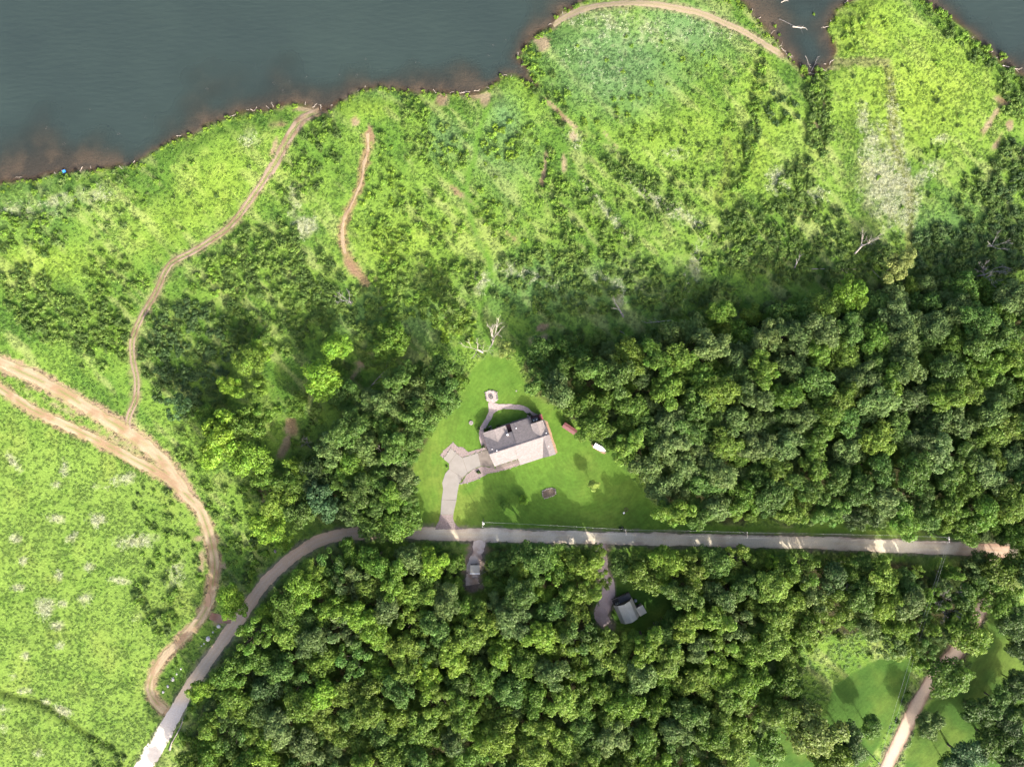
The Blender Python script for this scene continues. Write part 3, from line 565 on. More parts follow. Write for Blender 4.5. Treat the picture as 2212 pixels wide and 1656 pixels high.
for pp, lb, gname, st in ((EDGE[0], 'grey edging stone around the turning pad rock bed', 'stones edging the turning pad bed', 3), (EDGE[1], 'pale edging stone between river-rock bed and front lawn', 'stones edging the front bed', 3)):
    for i in range(0, len(pp), st):
        p = pp[i]; o = link('edging_stone', STONES[i % 6], None, None, (p[0], p[1], gz(*p)+.02), random.random()*6, (random.uniform(.2,.36), random.uniform(.18,.3), .3)); tag(o, lb, 'stone', gname)
# round well cover
wc = Z1(597, 457); mb = MB(); mb.tube([(0,0,0),(0,0,.3),(0,0,.36)], [.85,.85,.78], 24); o = mb.build('well_cover', 'stone', loc=(*wc, gz(*wc)-.05)); tag(o, 'round pale concrete well cover set in the back lawn', 'well cover')
mb = MB(); mb.tube([(.1,0,.36),(.1,0,.44)], [.18,.16], 10); mb.build('cap', 'rust', o)
# raised flower bed with a stone rim on the front lawn
fbp = [Z1(*p) for p in [(1288,1120),(1330,1098),(1380,1090),(1412,1100),(1418,1145),(1400,1160),(1350,1178),(1310,1190),(1294,1170)]]
fc = np.mean(fbp, axis=0); fb = empty('flower_bed', (fc[0], fc[1], gz(*fc)), label='small raised flower bed with white stone rim on front lawn', cat='flower bed')
mb = MB(); mb.prism([(p[0]-fc[0], p[1]-fc[1]) for p in fbp], -.05, .22); mb.build('soil', 'soil', fb)
ring = smoothpoly(fbp, .55, .03)
for i, p in enumerate(ring): link('stone', STONES[i % 6], None, fb, (p[0]-fc[0], p[1]-fc[1], 0), random.random()*6, (.33,.26,.36))

# house, in its own frame: u along the ridge (east), v towards the lake
h0 = S(1380+400/7.373, 1180+1105/7.373); h1 = S(1380+1680/7.373, 1180+685/7.373); hang = math.atan2(h1[1]-h0[1], h1[0]-h0[0])
ZR = 6.6; s1 = .385; s2 = .33
hs = (H-5.5)/H                                                    # roof stands above the ground plane
house = empty('house', (h0[0]*hs, h0[1]*hs, gz(*LOT)), hang, label='long single-storey house with pinkish shingle roof and several gables', cat='house')
U = hs
def rp(name, pts, zf, th=.22, mat='shingle'):
    mb = MB(); P = [(u*U, v*U, zf(u, v)) for u, v in pts]
    ar = sum(P[i][0]*P[(i+1) % len(P)][1]-P[(i+1) % len(P)][0]*P[i][1] for i in range(len(P)))
    if ar < 0: P = P[::-1]
    mb.slab(P, th); return mb.build(name, mat, house)
zN = lambda u, v: ZR-s1*abs(v); zM = lambda u, v: ZR+.05-s2*abs(v)
rp('roof', [(-.1,.0),(11.2,.0),(11.2,5.6),(9.5,5.6),(9.5,8.5),(-.1,8.5)], zN)
rp('roof', [(11.25,.0),(19.7,.0),(19.7,8.6),(11.25,8.6)], zM)
rp('roof', [(19.75,.0),(24.6,.0),(24.6,6.0),(19.75,6.0)], zN)
rp('roof', [(-.1,-.02),(9.95,-.02),(9.95,-5.3),(.3,-5.3)], zN)
rp('roof', [(10.0,-.02),(22.0,-.02),(22.0,-.65),(19.35,-8.0),(10.0,-8.0)], zM)
zS = lambda u, v: ZR+.03-.03*abs(v)
rp('roof', [(22.05,-.02),(24.6,-.02),(24.6,-8.0),(22.05,-8.0)], zS)
zT = lambda u, v: None
mb = MB(); tri = [(22.05,-.6,zS(22,-.6)),(19.35,-8.0,zM(19.4,-8)+.02),(22.05,-8.0,zS(22,-8)-.01)]; mb.slab([(a*U,b*U,c) for a,b,c in tri], .2); mb.build('roof_valley', 'shingle', house)
def gable(name, ur, v0, v1, half_l, half_r, zr, sl):
    mb = MB(); mb.slab([(a*U,b*U,c) for a,b,c in [(ur-half_l,v0,zr-sl*half_l),(ur,v0,zr),(ur,v1,zr),(ur-half_l,v1,zr-sl*half_l)]], .2)
    mb.build(name, 'shingle', house)
    mb = MB(); mb.slab([(a*U,b*U,c) for a,b,c in [(ur+.01,v0,zr),(ur+half_r,v0,zr-sl*half_r),(ur+half_r,v1,zr-sl*half_r),(ur+.01,v1,zr)]], .2)
    return mb.build(name, 'shingle', house)
gable('gable_roof', 4.65, 3.4, 8.65, 4.6, 4.6, ZR-s1*3.55, .80*s1)
gable('gable_roof', 21.3, .25, 6.2, 2.5, 2.65, ZR-s1*.4, .36)
def roof_z(u, v):
    z = zN(u, v) if not (10 <= u <= 22 if v < 0 else 11.2 <= u <= 19.7) else zM(u, v)
    if v < 0 and u > 22: z = zS(u, v)
    if v > 3.4 and u < 9.4: z = max(z, ZR-s1*3.55-.8*s1*abs(u-4.65))
    if v > .2 and u > 18.8: z = max(z, ZR-s1*.4-.36*abs(u-21.3))
    if v < 0 and 19.3 < u < 22: z = max(z, zM(u, v))
    return z
foot = [(.5,8.0),(9.2,8.0),(9.2,5.3),(11.6,5.3),(11.6,8.0),(19.3,8.0),(19.3,5.6),(24.1,5.6),(24.1,-7.5),(10.4,-7.5),(10.4,-4.8),(.5,-4.8)]
mb = MB(); P = []
for a, b in zip(foot, foot[1:]+foot[:1]):
    L = math.hypot(b[0]-a[0], b[1]-a[1]); n = max(1, int(L/.3)); P += [(a[0]+(b[0]-a[0])*i/n, a[1]+(b[1]-a[1])*i/n) for i in range(n)]
n = len(P); v = [(u*U, w*U, -.3) for u, w in P]+[(u*U, w*U, roof_z(u, w)-.21) for u, w in P]
mb.add(v, [(i, n+i, n+(i+1) % n, (i+1) % n) for i in range(n)]); mb.build('wall', 'wall', house)
def win(u, v, w, h, zc, axis_, name='window', mat='glass'):
    mb = MB(); d = (w, .08, h) if axis_ == 'u' else (.08, w, h); mb.box((u*U, v*U, zc), d); o = mb.build(name, mat, house)
    fr = MB()
    for s in (-1, 1):
        if axis_ == 'u': fr.box((u*U+s*(w/2+.05), v*U, zc), (.1, .12, h+.2)); fr.box((u*U, v*U, zc+s*(h/2+.05)), (w, .12, .1))
        else: fr.box((u*U, v*U+s*(w/2+.05), zc), (.12, .1, h+.2)); fr.box((u*U, v*U, zc+s*(h/2+.05)), (.12, w, .1))
    f = fr.build('frame', 'white', o); f.location = (0, 0, 0)
for u in (2.5, 6.5): win(u, 8.05, 1.6, 1.4, 1.9, 'u')
for u in (13.5, 16.5): win(u, 8.05, 2.0, 1.9, 1.6, 'u')
for u in (12.5, 15.5, 18): win(u, -7.55, 1.5, 1.4, 1.9, 'u')
win(4.0, -4.85, 1.4, 1.4, 1.9, 'u'); win(8.0, -4.85, 1.0, 2.1, 1.1, 'u', 'door', 'maroon2'); win(24.15, 2, 1.4, 1.3, 1.9, 'v'); win(24.15, -4, 1.4, 1.3, 1.9, 'v')
win(.45, -2.0, 4.9, 2.3, 1.15, 'v', 'garage_door', 'white')
for k, (u, v, s) in enumerate([(9.0,5.0,.42),(1.6,1.6,.2),(3.2,.55,.24),(13.0,6.3,.25),(23.6,1.0,.22),(22.9,-4.2,.16)]):
    z = roof_z(u, v); mb = MB()
    if k == 0: mb.box((u*U, v*U, z+.3), (.6,.6,.9)); mb.build('chimney', 'white', house)
    else: mb.tube([(u*U,v*U,z-.1),(u*U,v*U,z+.4),(u*U,v*U,z+.42),(u*U,v*U,z+.5)], [s*.5,s*.5,s*.8,s*.75], 8); mb.build('roof_vent', 'white', house)
mb = MB(); mb.box((10.4*U, 7.0*U, 2.6), (1.7, 3.2, .18)); mb.build('deck', 'maroon', house)
for i in range(8): mb = MB(); mb.box((21.9*U, (6.15+i*.32)*U, 1.2), (4.6*U, .28, .1)); mb.build('deck_board', 'maroon', house)
mb = MB(); mb.box((21.9*U, 7.2*U, .45), (4.4*U, 2.4, 1.3)); mb.build('deck_base', 'wood', house)
mb = MB(); mb.slab([(a*U,b*U,c) for a,b,c in [(23.1,6.1,2.9),(24.3,6.1,2.7),(24.3,8.4,2.7),(23.1,8.0,2.9)]], .12); mb.build('awning', 'maroon2', house)
# ridge caps as thin raised strips
mb = MB(); mb.box((12.2*U, 0, ZR+.06), (24.6*U, .3, .1)); mb.build('ridge_cap', 'shingle', house)
def hloc(u, v, z=0): c, s = math.cos(hang), math.sin(hang); return (h0[0]*hs+(u*c-v*s)*U, h0[1]*hs+(u*s+v*c)*U, gz(*LOT)+z)
for u in (20.55, 21.75):
    ac = empty('air_conditioner', hloc(u, 7.0, 1.25), hang, label='grey air conditioner unit with white fan cap on maroon deck', cat='air conditioner', group='air conditioners on the deck')
    mb = MB(); mb.box((0,0,.42), (1.1,1.35,.84)); mb.build('cabinet', 'slate', ac)
    mb = MB(); mb.box((0,-.1,.9), (.5,.5,.12)); mb.build('fan_cap', 'white', ac)
    mb = MB(); mb.box((0,0,.87), (.9,1.1,.05)); mb.build('grille', 'dark', ac)
pd = hloc(3.0, 9.3); tag(MB().box((0,0,.2), (1.6,1.7,.6)).build('storage_box', 'stone', loc=pd, rz=hang), 'pale grey square storage box against the lakeside house wall', 'storage box')

# red roofed shed (lean roof on posts and walls), in the grove edge
shc = [Z1(*p) for p in [(1505,450),(1626,530),(1605,580),(1483,500)]]; sc = np.mean(shc, axis=0)*(H-3)/H; sa = math.atan2(shc[1][1]-shc[0][1], shc[1][0]-shc[0][0])
shed = empty('shed', (sc[0], sc[1], gz(*sc)), sa, label='small shed with plain red metal roof beside the woods', cat='shed')
mb = MB(); mb.slab([(-2.95,-1.15,2.5),(2.95,-1.15,2.5),(2.95,.1,3.05),(-2.95,.1,3.05)], .08); mb.build('roof', 'redmetal', shed)
mb = MB(); mb.slab([(-2.95,.11,3.05),(2.95,.11,3.05),(2.95,1.15,2.75),(-2.95,1.15,2.75)], .08); mb.build('roof', 'redmetal', shed)
mb = MB(); mb.box((0,0,1.2), (5.4,1.9,2.6)); mb.build('wall', 'maroon2', shed); mb = MB(); mb.box((-1,-.97,.95), (1.1,.06,1.9)); mb.build('door', 'wood', shed)
for x in np.linspace(-2.7, 2.7, 10): mb = MB(); mb.slab([(x-.03,-1.16,2.53),(x+.03,-1.16,2.53),(x+.03,.1,3.09),(x-.03,.1,3.09)], .04); mb.build('roof_rib', 'redmetal', shed)

# white boat on a sandy strip
ba, bb = S(1700+465/11.04, 1230+820/11.04), S(1700+820/11.04, 1230+1010/11.04); bc = ((ba[0]+bb[0])/2, (ba[1]+bb[1])/2); ban = math.atan2(bb[1]-ba[1], bb[0]-ba[0]); BL = 5.2
sheet('sand_strip', smoothpoly([S(1700+x/11.04, 1230+y/11.04) for x, y in [(350,720),(400,770),(560,900),(760,1030),(850,1020),(840,1060),(790,1100),(720,1080),(560,990),(420,900),(370,820)]], .4, .05), 'redrock', .06, 'pale gravel strip beside the white boat', kind='structure')
boat = empty('boat', (bc[0]*.997, bc[1]*.997, gz(*bc)), ban, label='white open boat parked at the edge of the woods', cat='boat')
V = []; st = np.linspace(0, 1, 12)
for t in st:
    w = .95*(1-max(0, (t-.45)/.55)**2.2)+.03; x = (t-.5)*BL; k = .35*max(0, t-.6)
    V += [(x,-w,.95+k*.5),(x,-w*.8,.45+k),(x,0,.3+k*1.3),(x,w*.8,.45+k),(x,w,.95+k*.5)]
F = [(i*5+j, (i+1)*5+j, (i+1)*5+j+1, i*5+j+1) for i in range(11) for j in range(4)]+[(0,1,2,3,4)]
MB().add(V, F).build('hull', 'white', boat)
V2 = []
for t in st[:11]:
    w = .9*(1-max(0, (t-.45)/.55)**2.2)+.02; x = (t-.5)*BL; V2 += [(x,-w,.9+.17*max(0,t-.6)),(x,w,.9+.17*max(0,t-.6))]
MB().add(V2, [(i*2,(i+1)*2,(i+1)*2+1,i*2+1) for i in range(10)]).build('cover', 'white', boat)
MB().box((.3,-.1,1.0), (.35,.3,.25)).build('seat', 'dark', boat); MB().box((-.9,.2,1.0), (.3,.25,.25)).build('seat', 'dark', boat); MB().box((-BL/2-.12,0,.95), (.3,.35,.7), taper=.8).build('outboard_motor', 'dark', boat)
for x in (-1.2, 1.2): MB().box((x,0,.17), (.3,1.5,.5)).build('cradle', 'wood', boat)

# gambrel barn
Z5 = lambda x, y: S(1700+x/6.623, 1600+y/6.623)
b0_, b1_ = Z5(858,1142), Z5(988,1444); fac = (H-6.5)/H; br0 = np.array(b0_)*fac; br1 = np.array(b1_)*fac
bang = math.atan2(br0[1]-br1[1], br0[0]-br1[0]); BLn = float(np.hypot(*(br0-br1)))+1.0; bcn = (br0+br1)/2
barn = empty('barn', (bcn[0], bcn[1], gz(*bcn)), bang, label='tan metal gambrel barn with dark windowed front in woodland clearing', cat='barn')
hb = BLn/2; prof = [(-3.9,2.6),(-2.5,5.4),(0,6.7),(2.5,5.4),(3.9,2.6)]
for i, ((y0, z0), (y1, z1)) in enumerate(zip(prof[:-1], prof[1:])):
    mb = MB(); mb.slab([(-hb,y0,z0),(hb,y0,z0),(hb,y1,z1),(-hb,y1,z1)], .12); mb.build('roof', 'tanmetal' if i in (1, 2) else 'tanmetal', barn)
wallp = [(-3.6,-.2),(-3.6,2.5),(-2.4,5.2),(0,6.5),(2.4,5.2),(3.6,2.5),(3.6,-.2)]
mb = MB(); n = len(wallp); x0, x1 = -hb+.3, hb-.3
mb.add([(x0,y,z) for y, z in wallp]+[(x1,y,z) for y, z in wallp], [tuple(range(n)), tuple(range(n, 2*n))[::-1]]+[(i, n+i, n+(i+1) % n, (i+1) % n) for i in range(n)]); mb.build('wall', 'wood', barn)
for y in (-2.4, -.9, .9, 2.4):
    mb = MB(); mb.box((x1+.03, y, 1.6), (.06, .9, 1.3)); w = mb.build('window', 'glass', barn); f = MB()
    for s in (-1, 1): f.box((x1+.05, y+s*.5, 1.6), (.08,.08,1.5)); f.box((x1+.05, y, 1.6+s*.7), (.08,1.0,.08))
    f.build('frame', 'white', w)
mb = MB(); mb.box((x1+1.0, 0, .35), (2.0, 7.4, .25)); mb.build('porch_deck', 'wood', barn)
for y in np.linspace(-3.6, 3.6, 9): MB().box((x1+1.95, y, .95), (.09,.09,1.1)).build('railing_post', 'dead', barn)
MB().box((x1+1.95, 0, 1.5), (.1, 7.3, .08)).build('railing', 'dead', barn)
mb = MB(); mb.slab([(x1+.05,-3.7,3.1),(x1+2.2,-3.7,2.7),(x1+2.2,1.2,2.7),(x1+.05,1.2,3.1)], .1); mb.build('porch_roof', 'dark', barn)
ss = [Z5(*p) for p in [(1090,1195),(1205,1130),(1275,1265),(1150,1355)]]; ssc = np.mean(ss, axis=0)*(H-3.2)/H
hut = empty('outbuilding', (ssc[0], ssc[1], gz(*ssc)), math.atan2(ss[1][1]-ss[0][1], ss[1][0]-ss[0][0]), label='small square outbuilding with light flat roof beside the barn', cat='shed')
MB().slab([(-1.5,-1.75,3.1),(1.5,-1.75,3.1),(1.5,1.75,3.35),(-1.5,1.75,3.35)], .12).build('roof', 'tanmetal', hut); MB().box((0,0,1.4), (2.7,3.1,3.3)).build('wall', 'tanwall', hut); MB().box((-.2,1.58,1.0), (.9,.06,2.0)).build('door', 'wood', hut)
p = Z5(1085, 1075); MB().tube([(0,0,0),(0,0,1.0),(0,0,1.25)], [.55,.6,.3], 12).build('water_tank', 'slate', loc=(p[0]*.99, p[1]*.99, gz(*p))); tag(bpy.data.objects['water_tank'], 'small blue-grey water tank at the barn corner', 'tank')
# cabin with tan roof at the end of the short drive
cc = np.array(S(1391, 1668))*(H-2.8)/H
cab = empty('cabin', (cc[0], cc[1], gz(*cc)), 0.0, label='small cabin with flat tan roof and white eave under trees', cat='cabin')
MB().slab([(-1.9,-1.3,2.7),(1.9,-1.3,2.7),(1.9,1.8,3.0),(-1.9,1.8,3.0)], .12).build('roof', 'tanmetal', cab); MB().box((0,.2,1.3), (3.5,2.8,2.7)).build('wall', 'tanwall', cab)
MB().slab([(-1.95,-1.85,2.55),(1.95,-1.85,2.55),(1.95,-1.31,2.74),(-1.95,-1.31,2.74)], .1).build('eave', 'white', cab); MB().box((0.4,1.63,1.0), (.9,.06,2.0)).build('door', 'wood', cab); MB().box((-1,1.63,1.5), (.8,.06,.8)).build('window', 'glass', cab)
MB().slab([(-1.2,-3.4,2.2),(1.2,-3.4,2.2),(1.2,-1.86,2.5),(-1.2,-1.86,2.5)], .08).build('awning', 'deadgrey', cab)

# dark car half under the roadside oak
cp = S(1116, 1546)
car = empty('parked_car', (cp[0], cp[1], gz(*cp)), math.radians(3), label='dark car parked under a roadside tree', cat='car')
V = []; prof = [(-2.25,.55,.8),(-2.2,.9,.84),(-1.2,1.0,.9),(0.9,1.0,.9),(2.0,.88,.84),(2.3,.55,.75)]
for x, z, w in prof: V += [(x,-w,.35),(x,-w,z),(x,w,z),(x,w,.35)]
F = [(i*4+j, (i+1)*4+j, (i+1)*4+(j+1) % 4, i*4+(j+1) % 4) for i in range(5) for j in range(4)]+[(3,2,1,0),(20,21,22,23)]
MB().add(V, F).build('body', 'carpaint', car)
V = []; 
for x, z, w in [(-2.0,.92,.8),(-1.3,1.48,.68),(.3,1.5,.68),(1.1,1.0,.78)]: V += [(x,-w,.85),(x,-w*.98,z),(x,w*.98,z),(x,w,.85)]
MB().add(V, [(i*4+j, (i+1)*4+j, (i+1)*4+(j+1) % 4, i*4+(j+1) % 4) for i in range(3) for j in range(4)]+[(3,2,1,0),(12,13,14,15)]).build('cabin', 'glass', car)
MB().box((-.5,0,1.52), (1.6,1.25,.06)).build('roof', 'slate', car)
for x in (-1.4, 1.45):
    for y in (-.85, .85):
        w = MB().tube([(x,y-.1,.33),(x,y+.1,.33)], [.33,.33], 14).build('wheel', 'tire', car); MB().tube([(x,y-.115,.33),(x,y+.115,.33)], [.18,.18], 10).build('rim', 'stone', w)
for y in (-.6, .6): MB().box((2.29,y,.68), (.06,.35,.14)).build('headlight', 'white', car)

# boulders beside the loop
Z8 = lambda x, y: S(400+x/3.034, 1700+y/3.034)
for i, (x, y, d) in enumerate([(733,405,34),(707,428,12),(682,458,18),(640,515,42),(603,558,19),(580,578,14),(397,782,19),(360,828,22),(322,872,42),(282,935,30),(240,987,24)]):
    p = Z8(x, y); r = d/3.034/7.5/2*1.05
    o = link('boulder', BOULD[i % 6], None, None, (p[0], p[1], gz(*p)-.08), random.random()*6, (r, r*random.uniform(.7,1.1), r*.75))
    tag(o, ['large angular pale limestone boulder in the grass beside the road', 'small pale limestone rock in the grass beside the road'][d < 28], 'boulder', ['large boulders lining the road island', 'small rocks lining the road island'][d < 28])
p = S(806, 1614); tag(link('boulder', STONES[2], None, None, (p[0], p[1], gz(*p)), .4, (.5,.8,.7)), 'lone white rock on the verge under the lime tree', 'boulder')
p = S(2684, 1573); tag(link('boulder', STONES[1], None, None, (p[0], p[1], gz(*p)), .4, (.9,.55,.6)), 'pale rock on the mown verge near a utility pole', 'boulder')
gp = [Z8(425,1215), Z8(400,1290), Z8(350,1380), Z8(315,1440), Z8(300,1500)]; mb = MB(); mb.tube([(x, y, gz(x, y)+.22) for x, y in gp], [.2,.17,.2,.22,.4], 7)
tag(mb.build('fallen_log', 'dead'), 'long pale log lying along the edge of the slab road', 'log')

# fire ring and chair out on the lawn, small yard light, blue scrap on the shore
p = S(1834, 1492); o = empty('fire_ring', (*p, gz(*p)), label='small dark steel fire ring on the front lawn', cat='fire ring')
for k in range(12): a = 2*math.pi*k/12; MB().box((.62*math.cos(a), .62*math.sin(a), .16), (.12,.34,.36), a).build('panel', 'rust', o)
p = S(1827, 1501); o = empty('lawn_chair', (*p, gz(*p)), .5, label='small white lawn chair beside the steel fire ring', cat='chair')
MB().box((0,0,.42), (.6,.6,.08)).build('seat', 'white', o); MB().box((-.28,0,.75), (.07,.6,.65)).build('backrest', 'white', o)
for a in (-.25,.25):
    for b in (-.25,.25): MB().box((a,b,.2), (.06,.06,.42)).build('leg', 'white', o)
p = S(1512.5, 1144.5); o = empty('yard_light', (*p, gz(*p)), label='small grey yard light post on the back lawn', cat='light post'); MB().tube([(0,0,0),(0,0,1.6)], [.08,.07], 8).build('post', 'slate', o); MB().tube([(0,0,1.55),(0,0,1.7),(0,0,1.85)], [.3,.32,.1], 12).build('lamp_head', 'stone', o)
p = S(184, 500); tag(MB().box((0,0,.3), (1.1,.9,.55), .3, .9).build('plastic_drum', 'blue', loc=(*p, max(gz(*p), WATER_Z))), 'blue plastic float washed up on the shore', 'float')

# ------------------------------------------------------------------ utility poles and wires
POLES = [(1042,1133,11.0),(1352,1149,10.5),(1614,1155,10.5),(2053,1166,11.0),(1904,1652,11.0)]
tops = []
pole_names = ['timber utility pole with white transformer beside the lawn driveway', 'timber utility pole between the front lawn and a dark bush', 'timber utility pole on the verge in front of the oak woods', 'timber utility pole near the reddish end of the road', 'timber utility pole beside the pinkish gravel lane']
for i, (x, y, h) in enumerate(POLES):
    gx_, gy_ = np.array(D(x, y))*(H-h)/H; z0 = gz(gx_, gy_); an = .05 if i < 4 else 1.0
    o = empty('utility_pole', (gx_, gy_, z0), an, label=pole_names[i], cat='utility pole', group='utility poles along the road')
    MB().tube([(0,0,-.3),(0,0,h)], [.17,.12], 8).build('shaft', 'pole', o)
    MB().box((0,0,h-.5), (.14,2.4,.16)).build('crossarm', 'dead', o)
    for yy in (-1.0, 0, 1.0): MB().tube([(0,yy,h-.42),(0,yy,h-.05)], [.09,.06], 6).build('insulator', 'white', o)
    if i in (0, 3): MB().tube([(.35,.1,h-2.2),(.35,.1,h-1.1),(.35,.1,h-1.0)], [.32,.32,.2], 10).build('transformer', 'white', o)
    c, s = math.cos(an), math.sin(an); tops.append([(gx_-yy*s, gy_+yy*c, z0+h-.05) for yy in (-1.0, 1.0)])
def wire(a, b, label, grp):
    pts = []; n = 14
    for i in range(n+1):
        t = i/n; pts.append((a[0]+(b[0]-a[0])*t, a[1]+(b[1]-a[1])*t, a[2]+(b[2]-a[2])*t-1.4*4*t*(1-t)*.5))
    tag(MB().tube(pts, [.02]*(n+1), 4).build('overhead_wire', 'wire'), label, 'wire', grp)
wl = ['thin overhead wire spanning the front lawn', 'thin overhead wire over the road verge beyond the dark bush', 'thin overhead wire in front of the oak woods', 'thin overhead wire crossing the woods edge down to the lane']
for k in range(4):
    for j in (0, 1): wire(tops[k][j], tops[k+1][j], wl[k], 'wires: '+wl[k])

# ------------------------------------------------------------------ vegetation prototypes
def leaf_quads(C, Nrm, size, r, up=0.0):
    n = len(C); J = Nrm+r.normal(0, .55, (n, 3)); J[:, 2] += up; J /= np.linalg.norm(J, axis=1)[:, None]+1e-9
    ref = r.normal(0, 1, (n, 3)); t = np.cross(J, ref); t /= np.linalg.norm(t, axis=1)[:, None]+1e-9; b = np.cross(J, t)
    s = size[:, None]; a = r.uniform(.75, 1.25, (n, 1)); V = np.stack([C-t*s*a*.9, C-b*s*.62+J*s*.12, C+t*s*a, C+b*s*.62+J*s*.12], 1)
    return V.reshape(-1, 3), np.arange(n*4).reshape(-1, 4)
def crown(seed, kind='round', n=5200):
    """leaf faces spread through overlapping lobes of a crown of radius 1 about the origin"""
    r = np.random.default_rng(seed); lobes = []
    if kind == 'round':
        ex = r.uniform(.82, 1.15, 2); nm = int(r.integers(5, 9)); t0 = r.uniform(0, 6.28)
        for k in range(nm):
            th = t0+2*np.pi*k/nm+r.normal(0, .35); d = r.uniform(.4, .68); zz = r.uniform(-.12, .32); R = r.uniform(.26, .44)
            c0 = np.array((d*math.cos(th)*ex[0], d*math.sin(th)*ex[1], zz)); lobes.append((*c0, R))
            for q in range(int(r.integers(5, 9))):
                v = r.normal(0, 1, 3); v[2] = abs(v[2])*.8; v /= np.linalg.norm(v); lobes.append((*(c0+v*R*r.uniform(.75, 1.1)), r.uniform(.11, .22)))
        for q in range(int(r.integers(2, 4))):
            c0 = np.array((r.normal(0, .16), r.normal(0, .16), r.uniform(.22, .5))); R = r.uniform(.26, .42); lobes.append((*c0, R))
            for k in range(7):
                v = r.normal(0, 1, 3); v[2] = abs(v[2]); v /= np.linalg.norm(v); lobes.append((*(c0+v*R*r.uniform(.75, 1.1)), r.uniform(.11, .2)))
        lobes.append((0, 0, .0, .45))
    elif kind == 'open':
        nl = int(r.integers(26, 34))
        for _ in range(nl):
            th = r.uniform(0, 2*np.pi); d = math.sqrt(r.uniform(.03, .8)); lobes.append((d*math.cos(th), d*math.sin(th), r.uniform(-.35, .75)*(1-.5*d*d), r.uniform(.13, .28)))
    elif kind == 'cone':
        for k in range(34):
            t = r.uniform(0, 1); th = r.uniform(0, 2*np.pi); d = (1-t)*.85*r.uniform(.55, 1); lobes.append((d*math.cos(th), d*math.sin(th), -0.7+t*2.0, .12+.2*(1-t)))
        for k in range(8): lobes.append((0, 0, -.6+k*.25, .38*(1-k/9)))
    elif kind == 'shrub':
        nl = int(r.integers(8, 13))
        for _ in range(nl):
            th = r.uniform(0, 2*np.pi); d = math.sqrt(r.uniform(0, .55)); lobes.append((d*math.cos(th), d*math.sin(th), .22+.5*r.uniform(.2, 1)*(1-d*.6), r.uniform(.2, .4)))
    Lb = np.array(lobes); w = Lb[:, 3]**2; w /= w.sum(); li = r.choice(len(Lb), int(n*1.5), p=w)
    dr = r.normal(0, 1, (len(li), 3)); dr /= np.linalg.norm(dr, axis=1)[:, None]
    rad = Lb[li, 3]*(1-.35*r.random(len(li))**1.5); wob = 1+.22*(np.sin(dr[:, 0]*7+li)*np.sin(dr[:, 1]*6+li*2))
    C = Lb[li, :3]+dr*(rad*wob)[:, None]
    dep = np.zeros(len(C))
    for l in Lb: dep = np.maximum(dep, 1-np.linalg.norm(C-l[:3], axis=1)/l[3])
    keep = (dep < .48)
    if kind == 'shrub': keep &= C[:, 2] > .02
    C = C[keep][:n]; dr = dr[keep][:n]; li = li[keep][:n]
    s0 = {'round': .046, 'open': .05, 'cone': .06, 'shrub': .115}[kind]; size = s0*r.uniform(.65, 1.35, len(C))
    V, F = leaf_quads(C, dr, size, r, .6 if kind == 'shrub' else .35)
    lv = np.clip(.5+r.normal(0, .22, len(C))+(r.normal(0, .16, len(Lb)))[li], 0, 1); lh = np.clip(.5+(r.normal(0, .2, len(Lb)))[li]+r.normal(0, .1, len(C)), 0, 1)
    return V, F, lv, lh
def trunk_mesh(seed, top=1.0):
    """unit trunk, height 1, with limbs reaching out to radius about .5"""
    r = random.Random(seed); mb = MB(); mb.tube([(0,0,-.08),(0,0,.0),(.02,.01,.35),(.0,.03,.7),(.03,.0,1.05)], [.10,.075,.055,.045,.02], 7)
    for k in range(5):
        a = 2*math.pi*k/5+r.uniform(-.4,.4); z = r.uniform(.5,.8); l = r.uniform(.45,.7); mb.tube([(0,.02,z),(l*.5*math.cos(a),l*.5*math.sin(a),z+.15),(l*math.cos(a),l*math.sin(a),z+.36)], [.035,.022,.008], 5)
    me = mb.mesh('trunk', True); me.materials.append(M['bark']); return me
CROWN = {}; COMBO = {}
def proto(key, seed, kind, n):
    V, F, lv, lh = crown(seed, kind, n); me = fast_mesh('crown_'+key, V, F); attr(me, 'leafvar', 'FLOAT', 'FACE', lv); attr(me, 'leafhue', 'FLOAT', 'FACE', lh); me.materials.append(M['leaf']); CROWN[key] = me
ROUND = []; OPEN = []; CONE = []; SHRUB = []
for i in range(8): proto('r%d' % i, 100+i, 'round', 7200); ROUND.append('r%d' % i)
for i in range(4): proto('o%d' % i, 200+i, 'open', 3600); OPEN.append('o%d' % i)
for i in range(4): proto('c%d' % i, 300+i, 'cone', 3000); CONE.append('c%d' % i)
for i in range(7): proto('s%d' % i, 400+i, 'shrub', 520); SHRUB.append('s%d' % i)
TRUNK = [trunk_mesh(i) for i in range(4)]

